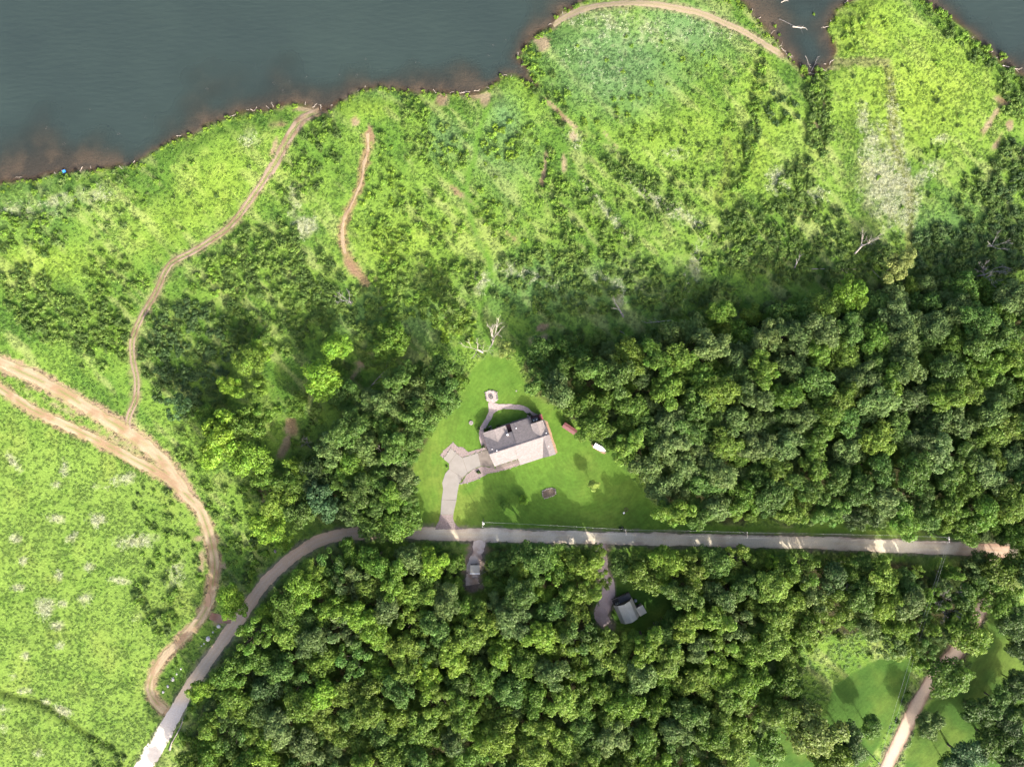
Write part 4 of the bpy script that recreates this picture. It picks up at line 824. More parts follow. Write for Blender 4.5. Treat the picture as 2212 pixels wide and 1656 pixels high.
def scatter(name, protos, pts, sc, rz, idx, tint, label, mat_note=None, cat=None):
    """one countless mass: instances of the given meshes on points"""
    me = bpy.data.meshes.new(name); me.vertices.add(len(pts)); me.vertices.foreach_set('co', np.asarray(pts, np.float32).ravel())
    attr(me, 'sc', 'FLOAT', 'POINT', sc); attr(me, 'rz', 'FLOAT', 'POINT', rz); attr(me, 'pi', 'INT', 'POINT', idx); attr(me, 'tint', 'FLOAT_COLOR', 'POINT', tint)
    o = bpy.data.objects.new(name, me); col.objects.link(o); o.color = (0, 0, 0, 1)
    ng = bpy.data.node_groups.new(name, 'GeometryNodeTree'); ng.interface.new_socket('Geometry', in_out='INPUT', socket_type='NodeSocketGeometry'); ng.interface.new_socket('Geometry', in_out='OUTPUT', socket_type='NodeSocketGeometry')
    gi = ng.nodes.new('NodeGroupInput'); go = ng.nodes.new('NodeGroupOutput'); L = ng.links.new
    jn = ng.nodes.new('GeometryNodeJoinGeometry')
    for me_p in protos[::-1]:
        po = bpy.data.objects.new('source_'+me_p.name, me_p); po.color = (0, 0, 0, 1)
        oi = ng.nodes.new('GeometryNodeObjectInfo'); oi.inputs['Object'].default_value = po; oi.inputs['As Instance'].default_value = False
        g2 = ng.nodes.new('GeometryNodeGeometryToInstance'); L(oi.outputs['Geometry'], g2.inputs[0]); L(g2.outputs[0], jn.inputs[0])
    ip = ng.nodes.new('GeometryNodeInstanceOnPoints'); ip.inputs['Pick Instance'].default_value = True
    def na(n, t): a = ng.nodes.new('GeometryNodeInputNamedAttribute'); a.data_type = t; a.inputs['Name'].default_value = n; return a.outputs['Attribute']
    cx = ng.nodes.new('ShaderNodeCombineXYZ'); L(na('rz', 'FLOAT'), cx.inputs[2])
    L(gi.outputs[0], ip.inputs['Points']); L(jn.outputs[0], ip.inputs['Instance']); L(na('pi', 'INT'), ip.inputs['Instance Index']); L(cx.outputs[0], ip.inputs['Rotation']); L(na('sc', 'FLOAT'), ip.inputs['Scale'])
    L(ip.outputs[0], go.inputs[0]); md = o.modifiers.new('scatter', 'NODES'); md.node_group = ng
    return tag(o, label, kind='stuff')

# ------------------------------------------------------------------ trees
TONES = dict(mid=A(110,146,60), grey=A(126,154,80), yellow=A(134,166,58), lime=A(160,202,64), dark=A(94,122,60), green=A(122,160,54), pale=A(164,184,92), blue=A(92,128,74))
TONES = {k: v*(1.0 if k == 'lime' else 1.2) for k, v in TONES.items()}; STONE = {k: v*1.2 for k, v in TONES.items()}; STONE['dark'] = A(118,152,68); STONE['mid'] = A(148,184,80); STONE['blue'] = A(102,136,72); STONE['lime'] = A(162,202,66); STONE['green'] = A(150,194,70)
WORDS = dict(mid='mid-green', grey='grey-green', yellow='yellow-green', lime='bright lime-green', dark='dark green', green='fresh green', pale='pale olive-green', blue='blue-green')
trees = []   # x, y (picture metres), r, height, tone, proto key, place, kind
def allowed(x, y, r):
    if float(water_sd([x], [y])[0]) > -3: return False
    for k, w in (('main', 2.5), ('side', 2.7), ('trackA', 2), ('trackB', 2.5), ('gap1', 2.2), ('gap2', 2.2), ('link', 2)):
        if float(seg_dist(np.array([x]), np.array([y]), ROAD[k])[0]) < w+r*(.80 if k[:3] != 'gap' else .6): return False
    return True
hand = [(725,750,36,'lime','r',''),(690,822,50,'lime','r',''),(535,778,38,'yellow','r',''),(497,838,30,'lime','r',''),(552,835,26,'yellow','o',''),(468,945,54,'lime','r',''),(522,918,44,'green','r',''),(530,990,46,'lime','r',''),
 (560,900,30,'green','o',''),(455,1000,26,'green','o',''),(575,1035,32,'green','r',''),(640,1005,26,'lime','r',''),(600,1082,38,'yellow','r',''),(578,1138,38,'lime','r',''),(622,1050,34,'green','r',''),(612,1172,22,'lime','o',''),(648,1100,40,'mid','r',''),(700,1085,42,'blue','r',''),
 (680,1030,38,'dark','r',''),(500,1300,34,'lime','r',''),(430,1492,30,'lime','r',''),(845,735,40,'green','r',''),(975,690,42,'yellow','o',''),(1098,758,22,'pale','o',''),(742,850,36,'mid','r',''),(640,880,26,'green','r',''),(795,870,34,'grey','r',''),(560,760,28,'lime','r',''),(450,905,30,'green','r',''),(1945,575,36,'pale','r',''),(1838,635,40,'lime','r',''),(1785,662,38,'yellow','r',''),(1560,672,32,'green','r',''),
 (2100,1370,52,'yellow','r',''),(2062,1465,48,'green','r',''),(2122,1540,38,'mid','r',''),(2165,1520,34,'mid','r',''),(2012,1567,32,'grey','r',''),(2090,1642,44,'blue','r',''),(2150,1605,40,'mid','r',''),(2205,1480,36,'dark','r',''),(2198,1345,42,'dark','r',''),(2110,1226,28,'grey','o',''),(2178,1232,46,'yellow','r',''),
 (1842,1610,44,'grey','r',''),(1762,1585,62,'pale','r',''),(1885,1572,30,'mid','r',''),(845,1125,48,'green','r',''),(800,1135,38,'mid','r',''),(1640,1215,30,'yellow','r',''),(1255,1225,44,'yellow','r',''),(1345,1225,34,'mid','r',''),(1390,1235,46,'yellow','r',''),(1300,1255,24,'yellow','o',''),
 (1210,1230,40,'green','r',''),(505,1300,20,'green','o',''),(383,880,32,'blue','o',''),(2110,1300,34,'green','o',''),(2210,1620,40,'mid','r',''),(2060,1655,30,'mid','r',''),(760,1200,36,'green','r',''),(1880,1350,34,'grey','r',''),(1690,680,34,'mid','r',''),(868,1128,46,'green','r',''),(2128,1222,34,'grey','o',''),(2150,1250,34,'green','r',''),(2120,1262,32,'mid','r',''),(2175,1300,36,'green','r',''),(2085,1300,34,'mid','r',''),(2075,1345,30,'dark','r',''),(2215,1400,34,'dark','r',''),(2180,1570,36,'dark','r',''),(2210,1540,34,'mid','r',''),(2200,1650,40,'dark','r',''),(1960,1400,34,'yellow','r',''),(1930,1395,34,'grey','o',''),(1660,1620,44,'green','r',''),(1800,1640,48,'yellow','r',''),(980,1215,28,'green','r',''),(1084,1215,32,'mid','r',''),(1072,1262,30,'green','r',''),(978,1262,28,'green','r',''),(1285,1205,30,'yellow','r','')]
def add_tree(x, y, r, tone, key, low=False):
    h = (1.9*r+4.4)*random.uniform(.88, 1.18)*(.6 if (x > 4 and y > 13+.167*x-9) else 1) if key[0] != 'c' else 2.0*r+2+random.random()*2
    if low: h = 1.62*r+2.2
    trees.append([x, y, r, h, tone, key])
for x, y, rp_, tone, k, _ in hand:
    X, Y = D(x, y); add_tree(X, Y, rp_/PPM, tone, random.choice(ROUND if k == 'r' else OPEN), True)
def fill(poly, n_try, rmin, rmax, spacing, tones, keys, slack=1.6, check=True):
    poly = np.asarray(poly); lo = poly.min(0); hi = poly.max(0); lo = np.maximum(lo, (-215, -165)); hi = np.minimum(hi, (215, 165))
    X = rng.uniform(lo[0], hi[0], n_try); Y = rng.uniform(lo[1], hi[1], n_try); R = rmin+(rmax-rmin)*rng.random(n_try)**1.3
    R = np.sort(R)[::-1]; sd = sdf(X, Y, poly)
    for x, y, r, s in zip(X, Y, R, sd):
        if s < r*.35-slack*.2: continue
        T = np.array([(t[0], t[1], t[2]) for t in trees]) if trees else np.zeros((0, 3))
        if len(T) and (np.hypot(T[:, 0]-x, T[:, 1]-y) < spacing*(T[:, 2]+r)).any(): continue
        if check and not allowed(x, y, r): continue
        nz = float(fbm(np.array([x]), np.array([y]), 26, 44)[0]); w = rng.random()*.75+nz*.5-.1
        add_tree(x, y, r, tones[min(len(tones)-1, max(0, int(w*len(tones))))], random.choice(keys))
T_R = ['dark','mid','grey','mid','green','grey','mid','yellow','green','dark']; T_S = ['dark','mid','green','yellow','grey','yellow','mid','lime','yellow','mid']
fill(FOREST_R, 9000, 2.9, 7.2, .62, T_R, ROUND); fill(FOREST_S, 11000, 2.9, 7.0, .62, T_S, ROUND+OPEN[:1]); fill(FOREST_L, 3000, 2.9, 7.0, .62, ['dark','mid','mid','grey','green','mid'], ROUND); fill(FOREST_E, 1500, 2.6, 4.5, .66, ['dark','mid','green','grey','green'], OPEN+CONE)
SE = DS([(1400,1370),(1500,1280),(1560,1230),(1740,1230),(1800,1300),(1740,1400),(1740,1540),(1640,1570),(1560,1700),(1350,1700)])
nb = len(trees)
fill(SE, 3500, 1.8, 3.4, .5, ['mid','green','grey','yellow','mid','dark'], CONE)
fill(FOREST_R, 4000, 1.8, 3.2, .55, T_R, OPEN+ROUND); fill(FOREST_S, 4000, 1.8, 3.2, .55, T_S, OPEN+CONE[:2]); fill(FOREST_L, 900, 1.8, 3.0, .55, T_R, OPEN)
BARN_P = D(1360, 1318); CABIN_P = D(1025, 1232); SHED_P = D(1231, 925); BOAT_P = D(1292, 967)
def place_of(x, y):
    px, py = x*PPM+1106, 828-y*PPM; X, Y = np.array([x]), np.array([y]); near = lambda P, d: math.hypot(x-P[0], y-P[1]) < d
    if near(BARN_P, 24): return 'around the gambrel barn clearing'
    if near(CABIN_P, 13): return 'around the tan roofed cabin'
    if near(SHED_P, 13): return 'behind the red roofed shed'
    if near(BOAT_P, 12): return 'behind the white boat'
    if inside(X, Y, FOREST_L)[0]: return 'in the driveway grove, bordering the lawn' if lawn_m(X, Y)[0] > -11 else ('in the driveway grove, overhanging the gravel road' if seg_dist(X, Y, ROAD['main'])[0] < 11 else 'deep in the grove west of the driveway')
    if py > 1178 and px > 1985: return 'beside the pinkish gravel lane' if seg_dist(X, Y, ROAD['side'])[0] < 14 else 'on the shaded lawn beyond the gravel lane'
    if py < 1178 and px > 1100 and py > 560:
        if seg_dist(X, Y, ROAD['main'])[0] < 14: return 'lining the mown verge north of the gravel road'
        if lawn_m(X, Y)[0] > -9: return 'in the shed woods, bordering the house lawn'
        return 'deep in the woods beyond the red shed' if sdf(X, Y, FOREST_R)[0] > 11 else 'on the meadow edge of the shed woods'
    if py > 1178 and px > 480:
        if seg_dist(X, Y, ROAD['main'])[0] < 11: return 'in the south woods, lining the bend of gravel road' if px < 760 else 'in the south woods, lining the straight gravel road'
        if lawn_m(X, Y)[0] > -11: return 'in the south woods, bordering the grassy clearing'
        return 'deep in the south woods below the barn' if py > 1420 else 'in the south woods between gravel road and barn'
    if py > 1178: return 'at the dirt track junction'
    return 'in the scrub between dirt track and grove'
def tree_obj(t):
    x, y, r, h, tone, key = t[:6]; hc = h-r*.75; f = (H-hc-.3*r)/H; gx_, gy_ = x*f, y*f; z = gz(gx_, gy_); r *= f
    conif = key[0] == 'c'; pl = place_of(x, y)
    kindw = 'cedar-like tree' if conif else ('open-crowned tree' if key[0] == 'o' else 'round-crowned tree')
    size = 'very large' if r > 7 else ('large' if r > 5.4 else ('small' if r < 3.2 else 'medium'))
    lab = f'{size} {WORDS[tone]} {kindw} {pl}'
    o = empty('conifer_tree' if conif else 'broadleaf_tree', (gx_, gy_, z), random.random()*6.28, label=lab, cat='tree', group=f'{size} {WORDS[tone]} {kindw}s {pl}')
    c = link('crown', CROWN[key], None, o, (0, 0, hc)); ar = random.uniform(.88, 1.14); c.scale = (r*ar*1.06, r/ar*1.06, r*random.uniform(.8, 1.1)); c.rotation_euler = (random.uniform(-.2,.2), random.uniform(-.2,.2), 0)
    k = TONES[tone]*random.uniform(.78, 1.22)*np.array([random.uniform(.93,1.07), 1, random.uniform(.9,1.1)]); c.color = (*k, 1)
    link('trunk', random.choice(TRUNK), None, o, (0, 0, 0), 0, (r*.9, r*.9, hc+.1*r))
    return o
for t in trees: t.append(t[5][0] == 'c')
def inview(t): return abs(t[0]) < 198 and abs(t[1]) < 149
bl = sorted([t for t in trees if not t[6] and inview(t)], key=lambda t: -t[2]); cn = sorted([t for t in trees if t[6] and inview(t)], key=lambda t: -t[2])
own = bl[:298]+cn[:200]; ids = set(id(t) for t in own); rest = [t for t in trees if id(t) not in ids]
for t in own: tree_obj(t)
keys = ROUND+OPEN+CONE
if rest:
    ps, sc_, rz_, ix_, tn_ = [], [], [], [], []
    for t in rest:
        x, y, r, h, tone, key = t[:6]; hc = h-r*.75; f = (H-hc-.3*r)/H; ps.append((x*f, y*f, gz(x*f, y*f)+hc)); sc_.append(r*f); rz_.append(random.random()*6.28); ix_.append(keys.index(key)); tn_.append(TONES[tone]*random.uniform(.85, 1.15))
    combos = []
    for kx in keys:   # crown and trunk in one mesh for the far mass
        me = CROWN[kx]; nv = len(me.vertices); V = np.zeros(nv*3, np.float32); me.vertices.foreach_get('co', V); V = V.reshape(-1, 3); Fq = np.arange(nv).reshape(-1, 4)
        tv = [(a*.05, b*.05, c) for a, b, c in [(1,0,-2.2),(-.5,.87,-2.2),(-.5,-.87,-2.2),(.4,0,.2),(-.2,.35,.2),(-.2,-.35,.2)]]; tf = np.array([(0,1,4,3),(1,2,5,4),(2,0,3,5)])+nv
        m2 = fast_mesh('far_'+kx, np.vstack([V, tv]), np.vstack([Fq, tf])); lv = np.zeros(nv//4, np.float32); me.attributes['leafvar'].data.foreach_get('value', lv); lh = np.zeros(nv//4, np.float32); me.attributes['leafhue'].data.foreach_get('value', lh)
        attr(m2, 'leafvar', 'FLOAT', 'FACE', np.r_[lv, 0, 0, 0]); attr(m2, 'leafhue', 'FLOAT', 'FACE', np.r_[lh, 0, 0, 0]); m2.materials.append(M['leaf']); combos.append(m2)
    scatter('understory_trees', combos, ps, sc_, rz_, ix_, np.array(tn_), 'mass of smaller trees filling the woods between the large crowns')
print('TREES', len(trees), 'own', len(own), 'rest', len(rest), 'conif', len(cn))

# lawn saplings
for x, y, r, tone, lab, h in ((1477,1480,3.0,'mid','small dark bushy tree standing alone on the front lawn',4.2),(1534,1465,3.3,'green','small leafy green tree on the lawn next to the darker one',4.5),(1738,1420,3.6,'pale','slender pale yellow tree alone on the east lawn',7.5)):
    X, Y = np.array(S(x, y))*(H-h*.6)/H; o = empty('lawn_tree', (X, Y, gz(X, Y)), 1.0, label=lab, cat='tree'); hc = h-r*.8
    c = link('crown', CROWN[ROUND[1] if tone != 'green' else ROUND[2]], None, o, (0, 0, hc)); c.scale = (r*.66, r*.66, r*.85); c.color = (*(TONES[tone]*1.8), 1); link('trunk', TRUNK[1], None, o, (0,0,0), 0, (r*.6, r*.6, hc))

# ------------------------------------------------------------------ shrubs
SH = [ # cx, cy, rx, ry, angle, count, rmin, rmax, tones
 (160,450,180,70,-12,110,.8,1.7,'gp'),(50,510,70,50,0,45,1.0,2.0,'dg'),(150,695,140,52,15,120,1.3,2.6,'dm'),(50,620,60,40,0,34,1.2,2.4,'dm'),(240,605,50,60,-20,40,1.1,2.2,'mg'),(290,645,30,50,20,14,1.0,1.8,'mg'),(250,750,40,60,0,26,1.2,2.2,'mg'),
 (690,330,50,75,10,70,1.0,2.2,'gd'),(640,400,40,60,20,34,1.0,2.0,'gd'),(560,545,90,60,-30,90,1.2,2.4,'md'),(620,620,130,80,0,150,1.3,2.8,'md'),(480,610,60,60,0,50,1.2,2.4,'gm'),(400,745,100,90,0,150,1.4,3.0,'db'),(420,850,80,55,0,80,1.4,2.8,'db'),(560,725,90,50,0,70,1.3,2.6,'md'),(690,690,80,60,0,60,1.2,2.4,'dm'),
 (900,270,30,80,0,50,1.0,1.9,'gm'),(960,320,60,45,0,45,.9,1.9,'gm'),(830,430,40,130,-5,80,1.0,2.0,'gl'),(920,480,80,60,0,55,1.0,2.0,'gm'),(1100,300,60,45,0,50,1.0,1.9,'gl'),(1178,380,12,70,6,36,1.0,2.0,'gm'),(1212,420,13,60,0,34,1.0,2.0,'gm'),(1255,420,26,30,0,16,1.0,2.0,'gm'),(1365,372,64,30,25,62,1.1,2.2,'md'),
 (1195,205,26,80,-30,44,1.0,2.0,'gd'),(1150,150,26,40,0,26,.9,1.7,'lg'),(1330,460,70,40,0,36,1.0,1.9,'gm'),(1270,520,110,40,0,60,1.0,2.0,'mg'),(1060,430,40,60,0,24,.9,1.7,'gl'),(1090,480,60,40,30,24,.9,1.7,'gl'),(1500,400,60,40,30,26,.9,1.8,'mg'),(1430,440,40,30,0,26,1.0,2.0,'md'),
 (1255,612,250,60,3,230,1.2,2.4,'md'),(900,620,120,60,-5,120,1.2,2.6,'mg'),(985,700,45,45,0,36,1.2,2.4,'lg'),(1640,180,13,60,5,40,1.1,2.1,'gd'),(1624,290,12,70,4,44,1.1,2.1,'gd'),(1590,390,16,60,25,36,1.1,2.0,'gm'),(1770,190,26,50,0,46,1.1,2.2,'gd'),(1775,270,26,70,5,66,1.2,2.3,'dm'),(1720,400,34,60,20,56,1.2,2.3,'md'),
 (1700,490,130,60,0,140,1.2,2.4,'md'),(1560,520,70,60,0,56,1.1,2.2,'mg'),(1690,230,40,40,0,26,1.0,1.9,'gb'),(1840,560,260,50,0,240,1.3,2.6,'md'),(2100,540,130,60,0,150,1.4,2.9,'db'),(2190,420,50,110,0,110,1.4,2.8,'db'),(2120,430,60,60,30,60,1.2,2.4,'md'),(2060,60,14,70,-45,40,1.1,2.0,'gd'),(2125,115,26,26,0,22,1.2,2.2,'dg'),(2195,190,30,60,0,36,1.3,2.4,'dm'),
 (1848,65,20,46,20,26,.9,1.7,'lg'),(1400,728,260,14,-3,60,1.1,2.2,'dm'),(1180,672,80,14,0,20,1.0,2.0,'gm'),(820,700,60,90,0,70,1.3,2.6,'mg'),(2000,330,120,120,0,26,.7,1.3,'gd'),(1960,190,120,60,0,16,.7,1.2,'gd'),(1480,240,120,120,0,46,.7,1.5,'gl'),(1330,300,90,90,0,40,.8,1.5,'gl'),(1420,130,200,60,0,24,.6,1.2,'gl'),(900,420,160,120,0,60,.8,1.6,'gl'),(1560,300,80,120,0,26,.7,1.4,'gd'),
 (350,430,120,90,-30,30,.8,1.4,'gd'),(450,1180,60,90,0,34,1.0,2.0,'gm'),(540,1150,50,60,0,60,1.0,2.0,'gd'),(560,1230,40,30,-40,40,1.0,2.0,'gd'),(340,1290,50,80,0,46,.9,2.0,'dg'),(350,1180,60,60,-20,36,.9,1.8,'gm'),(460,1580,70,70,0,80,1.1,2.3,'gy'),(330,1085,40,50,0,26,.8,1.6,'gd'),(420,980,40,60,0,36,1.0,2.0,'gm'),(230,1640,50,30,30,26,.9,1.7,'gd'),(420,1050,30,50,0,24,1.0,2.0,'mg'),(520,1060,50,40,0,20,1.0,2.0,'gm'),
 (640,900,60,60,0,16,1.0,2.0,'mg'),(750,830,50,60,0,30,1.2,2.4,'dm'),(680,950,50,50,0,24,1.1,2.2,'dm'),(1500,640,90,40,0,60,1.2,2.4,'dm'),(1280,720,60,20,0,24,1.2,2.2,'dm'),(380,1440,26,40,40,10,.6,1.1,'g'),(1930,1500,40,90,-25,24,.9,1.8,'gd'),(2030,1380,40,90,0,30,1.0,2.0,'db'),(1790,1390,60,20,0,14,.9,1.8,'yg')]
TL = dict(g='green', d='dark', m='mid', l='lime', p='grey', b='blue', y='yellow')
shr = []
for b in SH:
    n = int(b[5]*(1.0 if b[8][0] in 'db' else (.85 if b[8][0] == 'm' else .62))); a = rng.uniform(0, 2*np.pi, n); q = np.sqrt(rng.random(n))*1.08; c, s = math.cos(math.radians(b[4])), math.sin(math.radians(b[4]))
    ux, uy = q*np.cos(a)*b[2], q*np.sin(a)*b[3]; X, Y = D(b[0]+ux*c-uy*s, b[1]+ux*s+uy*c); R = b[6]+(b[7]-b[6])*rng.random(n)**1.5
    for x, y, r in zip(X, Y, R): shr.append((x, y, r, TL[random.choice(b[8])]))
# thin sprinkle over the open meadow
n = 200; X = rng.uniform(-200, 200, n); Y = rng.uniform(-20, 148, n); k = fbm(X, Y, 18, 55)
for x, y, q in zip(X, Y, k):
    if q > .45: shr.append((x, y, rng.uniform(.5, 1.2), random.choice(['green','green','lime','dark','grey'])))
# low bushes along the water's edge
sp = resample(DS(SHORE[2:-3]), 1.6)
for p in sp:
    if rng.random() < .8: shr.append((p[0]+rng.normal(0, 1.0), p[1]-abs(rng.normal(0, 1.8)), rng.uniform(.45, 1.1), random.choice(['lime','lime','green','yellow'])))
shr.sort(key=lambda t: -t[2]); SX_ = np.array([t[0] for t in shr]); SY_ = np.array([t[1] for t in shr]); SR_ = np.array([t[2] for t in shr])
ok = water_sd(SX_, SY_) < .6
for k, w in RW.items(): ok &= seg_dist(SX_, SY_, ROAD[k]) > w+SR_*.75+(.4 if k[-1] in 'EHIG' else 0)
ok &= (lawn_m(SX_, SY_) < -SR_*.4)
ok &= blobs(SX_, SY_, BARE) < .42
ok &= ~((SR_ < 9) & inside(SX_, SY_, DS([(1190,684),(1300,682),(1450,680),(1470,700),(1300,712),(1190,716)])))
TT = np.array([(t[0], t[1], t[2]) for t in trees])
good = []; GXY = np.zeros((0, 3))
cell = {}
for i in np.where(ok)[0]:
    x, y, r = SX_[i], SY_[i], SR_[i]
    if (np.hypot(TT[:, 0]-x, TT[:, 1]-y) < TT[:, 2]*.75).any(): continue
    cx, cy = int(x//6), int(y//6); bad = False
    for a in (-1, 0, 1):
        for b in (-1, 0, 1):
            for (x2, y2, r2) in cell.get((cx+a, cy+b), ()):
                if math.hypot(x-x2, y-y2) < .52*(r+r2): bad = True; break
    if bad: continue
    cell.setdefault((cx, cy), []).append((x, y, r)); good.append((x, y, r, shr[i][3]))
def sh_place(x, y):
    px, py = x*PPM+1106, 828-y*PPM
    if py > 1000: return 'around the dirt track loop' if px < 700 else 'near the pinkish gravel lane'
    if px < 300: return 'in the meadow west of the twin wheel ruts'
    if px < 760: return 'in the thicket east of the twin wheel ruts'
    if px < 1480: return 'near the middle bay shore' if py < 290 else ('in the thick band of scrub behind the house' if py > 540 else 'in the open meadow above the house')
    if px > 2000: return 'on the slope of the eastern point' if py < 400 else 'in the dark brush around the grey dead trees'
    if py > 450: return 'along the meadow edge above the shed woods'
    return 'in the hedge-like row west of the inlet' if px < 1690 else 'in the gully below the inlet head'
gz_all = height(np.array([g[0] for g in good]), np.array([g[1] for g in good]))
SHM = [CROWN[k] for k in SHRUB]
for (x, y, r, tone), z in zip(good[:298], gz_all[:298]):
    f = (H-r*.6)/H; o = link('shrub', random.choice(SHM), None, None, (x*f, y*f, max(z, WATER_Z)-.1), random.random()*6.28); s = r*1.08; o.scale = (s, s, s*random.uniform(.65, 1.0)); o.color = (*(STONE[tone]*random.uniform(.85, 1.2)), 1)
    pl = sh_place(x, y); zw = 'large' if r > 2.3 else 'medium'; tag(o, f'{zw} leafy {WORDS[tone]} shrub {pl}', 'shrub', f'{zw} {WORDS[tone]} shrubs {pl}')
ps = [(g[0]*(H-g[2]*.6)/H, g[1]*(H-g[2]*.6)/H, max(z, WATER_Z)-.1) for g, z in zip(good[298:], gz_all[298:])]
scatter('meadow_shrubs', SHM, ps, [g[2]*1.1 for g in good[298:]], rng.random(len(ps))*6.28, rng.integers(0, len(SHM), len(ps)), np.array([STONE[g[3]]*random.uniform(.85, 1.2) for g in good[298:]]), 'countless small shrubs and saplings dotted over the meadow')
print('SHRUBS', len(good))
# garden shrubs by the house, bush at the pole
for x, y, r, lab in ((1200+672/3.313,1100+935/3.313,1.0,'small grey-green shrub in the front river-rock bed'),(1200+1160/3.313,1100+375/3.313,.9,'dark shrub in the rock bed by the deck'),(1200+1185/3.313,1100+395/3.313,.8,'low dark shrub touching the deck corner'),(1200+770/3.313,1100+500/3.313,1.1,'dark shrub beside the storage box against the house'),
    (1200+855/3.313,1100+480/3.313,.7,'small dark shrub beyond the storage box'),(1200+675/3.313,1100+510/3.313,.7,'small dark shrub at the bend of the garden path'),(1200+715/3.313,1100+690/3.313,.9,'round dark shrub between garden path and turning pad'),(1200+365/3.313,1100+880/3.313,.6,'small round shrub at the driveway edge'),(1820,1545,1.3,'dark twiggy bush at the foot of a utility pole'),(1200+735/3.313,1100+530/3.313,.8,'dark shrub beside the west wall gable')):
    p = S(x, y); o = link('garden_shrub', random.choice(SHM), None, None, (*p, gz(*p)), random.random()*6); o.scale = (r, r, r); o.color = (*(TONES['dark']*.9), 1); tag(o, lab, 'shrub')

# ------------------------------------------------------------------ tall grass tufts and wildflowers
def tuft(seed, n=16, flower=False):
    r = np.random.default_rng(seed); a = r.uniform(0, 2*np.pi, n); d = r.uniform(0, .75, n); C = np.c_[d*np.cos(a), d*np.sin(a), r.uniform(.12, .42, n)*(1-.5*d)]
    Nn = np.c_[np.cos(a)*.5, np.sin(a)*.5, np.full(n, .9)]
    if flower: C[:, 2] = r.uniform(.25, .45, n); s = r.uniform(.05, .1, n)
    else: s = r.uniform(.2, .36, n); C[:, 2] *= .55
    V, F = leaf_quads(C, Nn, s, r, .9); me = fast_mesh('tuft', V, F); attr(me, 'leafvar', 'FLOAT', 'FACE', r.random(n)); attr(me, 'leafhue', 'FLOAT', 'FACE', r.random(n)*.6+.2); me.materials.append(M['flower' if flower else 'grass']); return me
TUFTS = [tuft(i) for i in range(6)]; FLW = [tuft(50+i, 16, True) for i in range(4)]
n = 170000; X = rng.uniform(-212, 212, n); Y = rng.uniform(-160, 160, n); w = water_sd(X, Y); keep = (w < -.8) & (lawn_m(X, Y) < -.2)
for p in FORESTS: keep &= ~(sdf(X, Y, p) > 3)
for k, hw in RW.items():
    if k not in ('trackH', 'trackI', 'trackG', 'trackE'): keep &= seg_dist(X, Y, ROAD[k]) > hw+.1
keep &= seg_dist(X, Y, ROAD['trackE']) > .8
bb = blobs(X, Y, BARE); keep &= ~(bb+rng.random(n)*.4 > .5)
keep &= rng.random(n) < (.35+.65*sst(.35, .6, fbm(X, Y, 7, 66)))
X, Y = X[keep], Y[keep]; z = height(X, Y); c = ground_col(X, Y)*rng.uniform(.92, 1.25, (len(X), 1)); sc = rng.uniform(.4, 1.0, len(X))*(.8+.5*fbm(X, Y, 12, 67))
scatter('meadow_grass', TUFTS, np.c_[X, Y, z-.03], sc, rng.random(len(X))*6.28, rng.integers(0, 6, len(X)), c, 'tall meadow grass covering the open lakeside ground')
print('TUFTS', len(X))
n = 240000; X = rng.uniform(-205, 205, n); Y = rng.uniform(-155, 155, n); pl = blobs(X, Y, PALE); keep = (pl*1.25-.12+(fbm(X, Y, 2.5, 81)-.5)*1.1 > rng.random(n)*.85) & (pl > .02) & (water_sd(X, Y) < -1)
for k in ('main', 'trackA', 'trackB', 'trackC', 'trackF'): keep &= seg_dist(X, Y, ROAD[k]) > RW[k]+.2
X, Y = X[keep], Y[keep]; wc_ = np.array([.38,.40,.27])*rng.uniform(.75, 1.2, (len(X), 1))
scatter('wildflowers', FLW, np.c_[X, Y, height(X, Y)+.02], rng.uniform(.8, 1.5, len(X)), rng.random(len(X))*6.28, rng.integers(0, 4, len(X)), wc_, 'drifts of small white wildflowers in the tall grass')
print('FLOWERS', len(X))

# ------------------------------------------------------------------ dead trees, logs and driftwood
def branchy(r, base, d, L, rad, depth, mb, spread=.75, up=.1):
    p = Vector(base); pts = [p.copy()]; dd = Vector(d).normalized(); n = 4
    for i in range(n):
        dd = (dd+Vector((r.uniform(-.18,.18), r.uniform(-.18,.18), r.uniform(-.12,.18)*1+up*.2))).normalized(); p = p+dd*L/n; pts.append(p.copy())
    mb.tube(pts, [rad*(1-.55*i/n) for i in range(n+1)], 5, False)
    if depth > 0:
        for k in range(r.choice([2, 3, 3, 4])):
            q = pts[r.choice([2, 3, 4, 4])]; nd = (dd+Vector((r.uniform(-1,1), r.uniform(-1,1), r.uniform(-.4,.6)))*spread).normalized()
            branchy(r, q, nd, L*r.uniform(.5,.75), max(rad*.5, .045), depth-1, mb, spread, up)
def dead_tree(x, y, h, sp, label, seed, mat='dead', lean=(0, 0), depth=3, rad=.28, name='dead_tree', nb=5):
    r = random.Random(seed); f = (H-h*.6)/H; X, Y = np.array(D(x, y))*f; z = gz(X, Y); o = empty(name, (X, Y, z-.1), 0, label=label, cat='dead tree')
    mb = MB(); t = Vector((lean[0]*h*.45, lean[1]*h*.45, h*.45)); mb.tube([(0,0,-.2), tuple(t*.5), tuple(t)], [rad*1.3, rad*1.1, rad], 7); mb.build('trunk', mat, o, True)
    for k in range(nb):
        a = 2*math.pi*k/nb+r.uniform(-.4,.4); mb = MB(); branchy(r, t*r.uniform(.8, 1.0), (math.cos(a)*sp+lean[0], math.sin(a)*sp+lean[1], r.uniform(.5, 1.0)), h*r.uniform(.38,.55), rad*.55, depth-1, mb); mb.build('branch', mat, o)
    return o
dead_tree(825, 1013, 12, .9, 'bare white dead tree standing in the grove beside driveway', 1, 'dead', depth=4, nb=7, rad=.3)
dead_tree(1062, 742, 10, .6, 'forked bleached dead tree at the lawn tip', 2, 'dead', (.15,.5), 3, .34, nb=5)
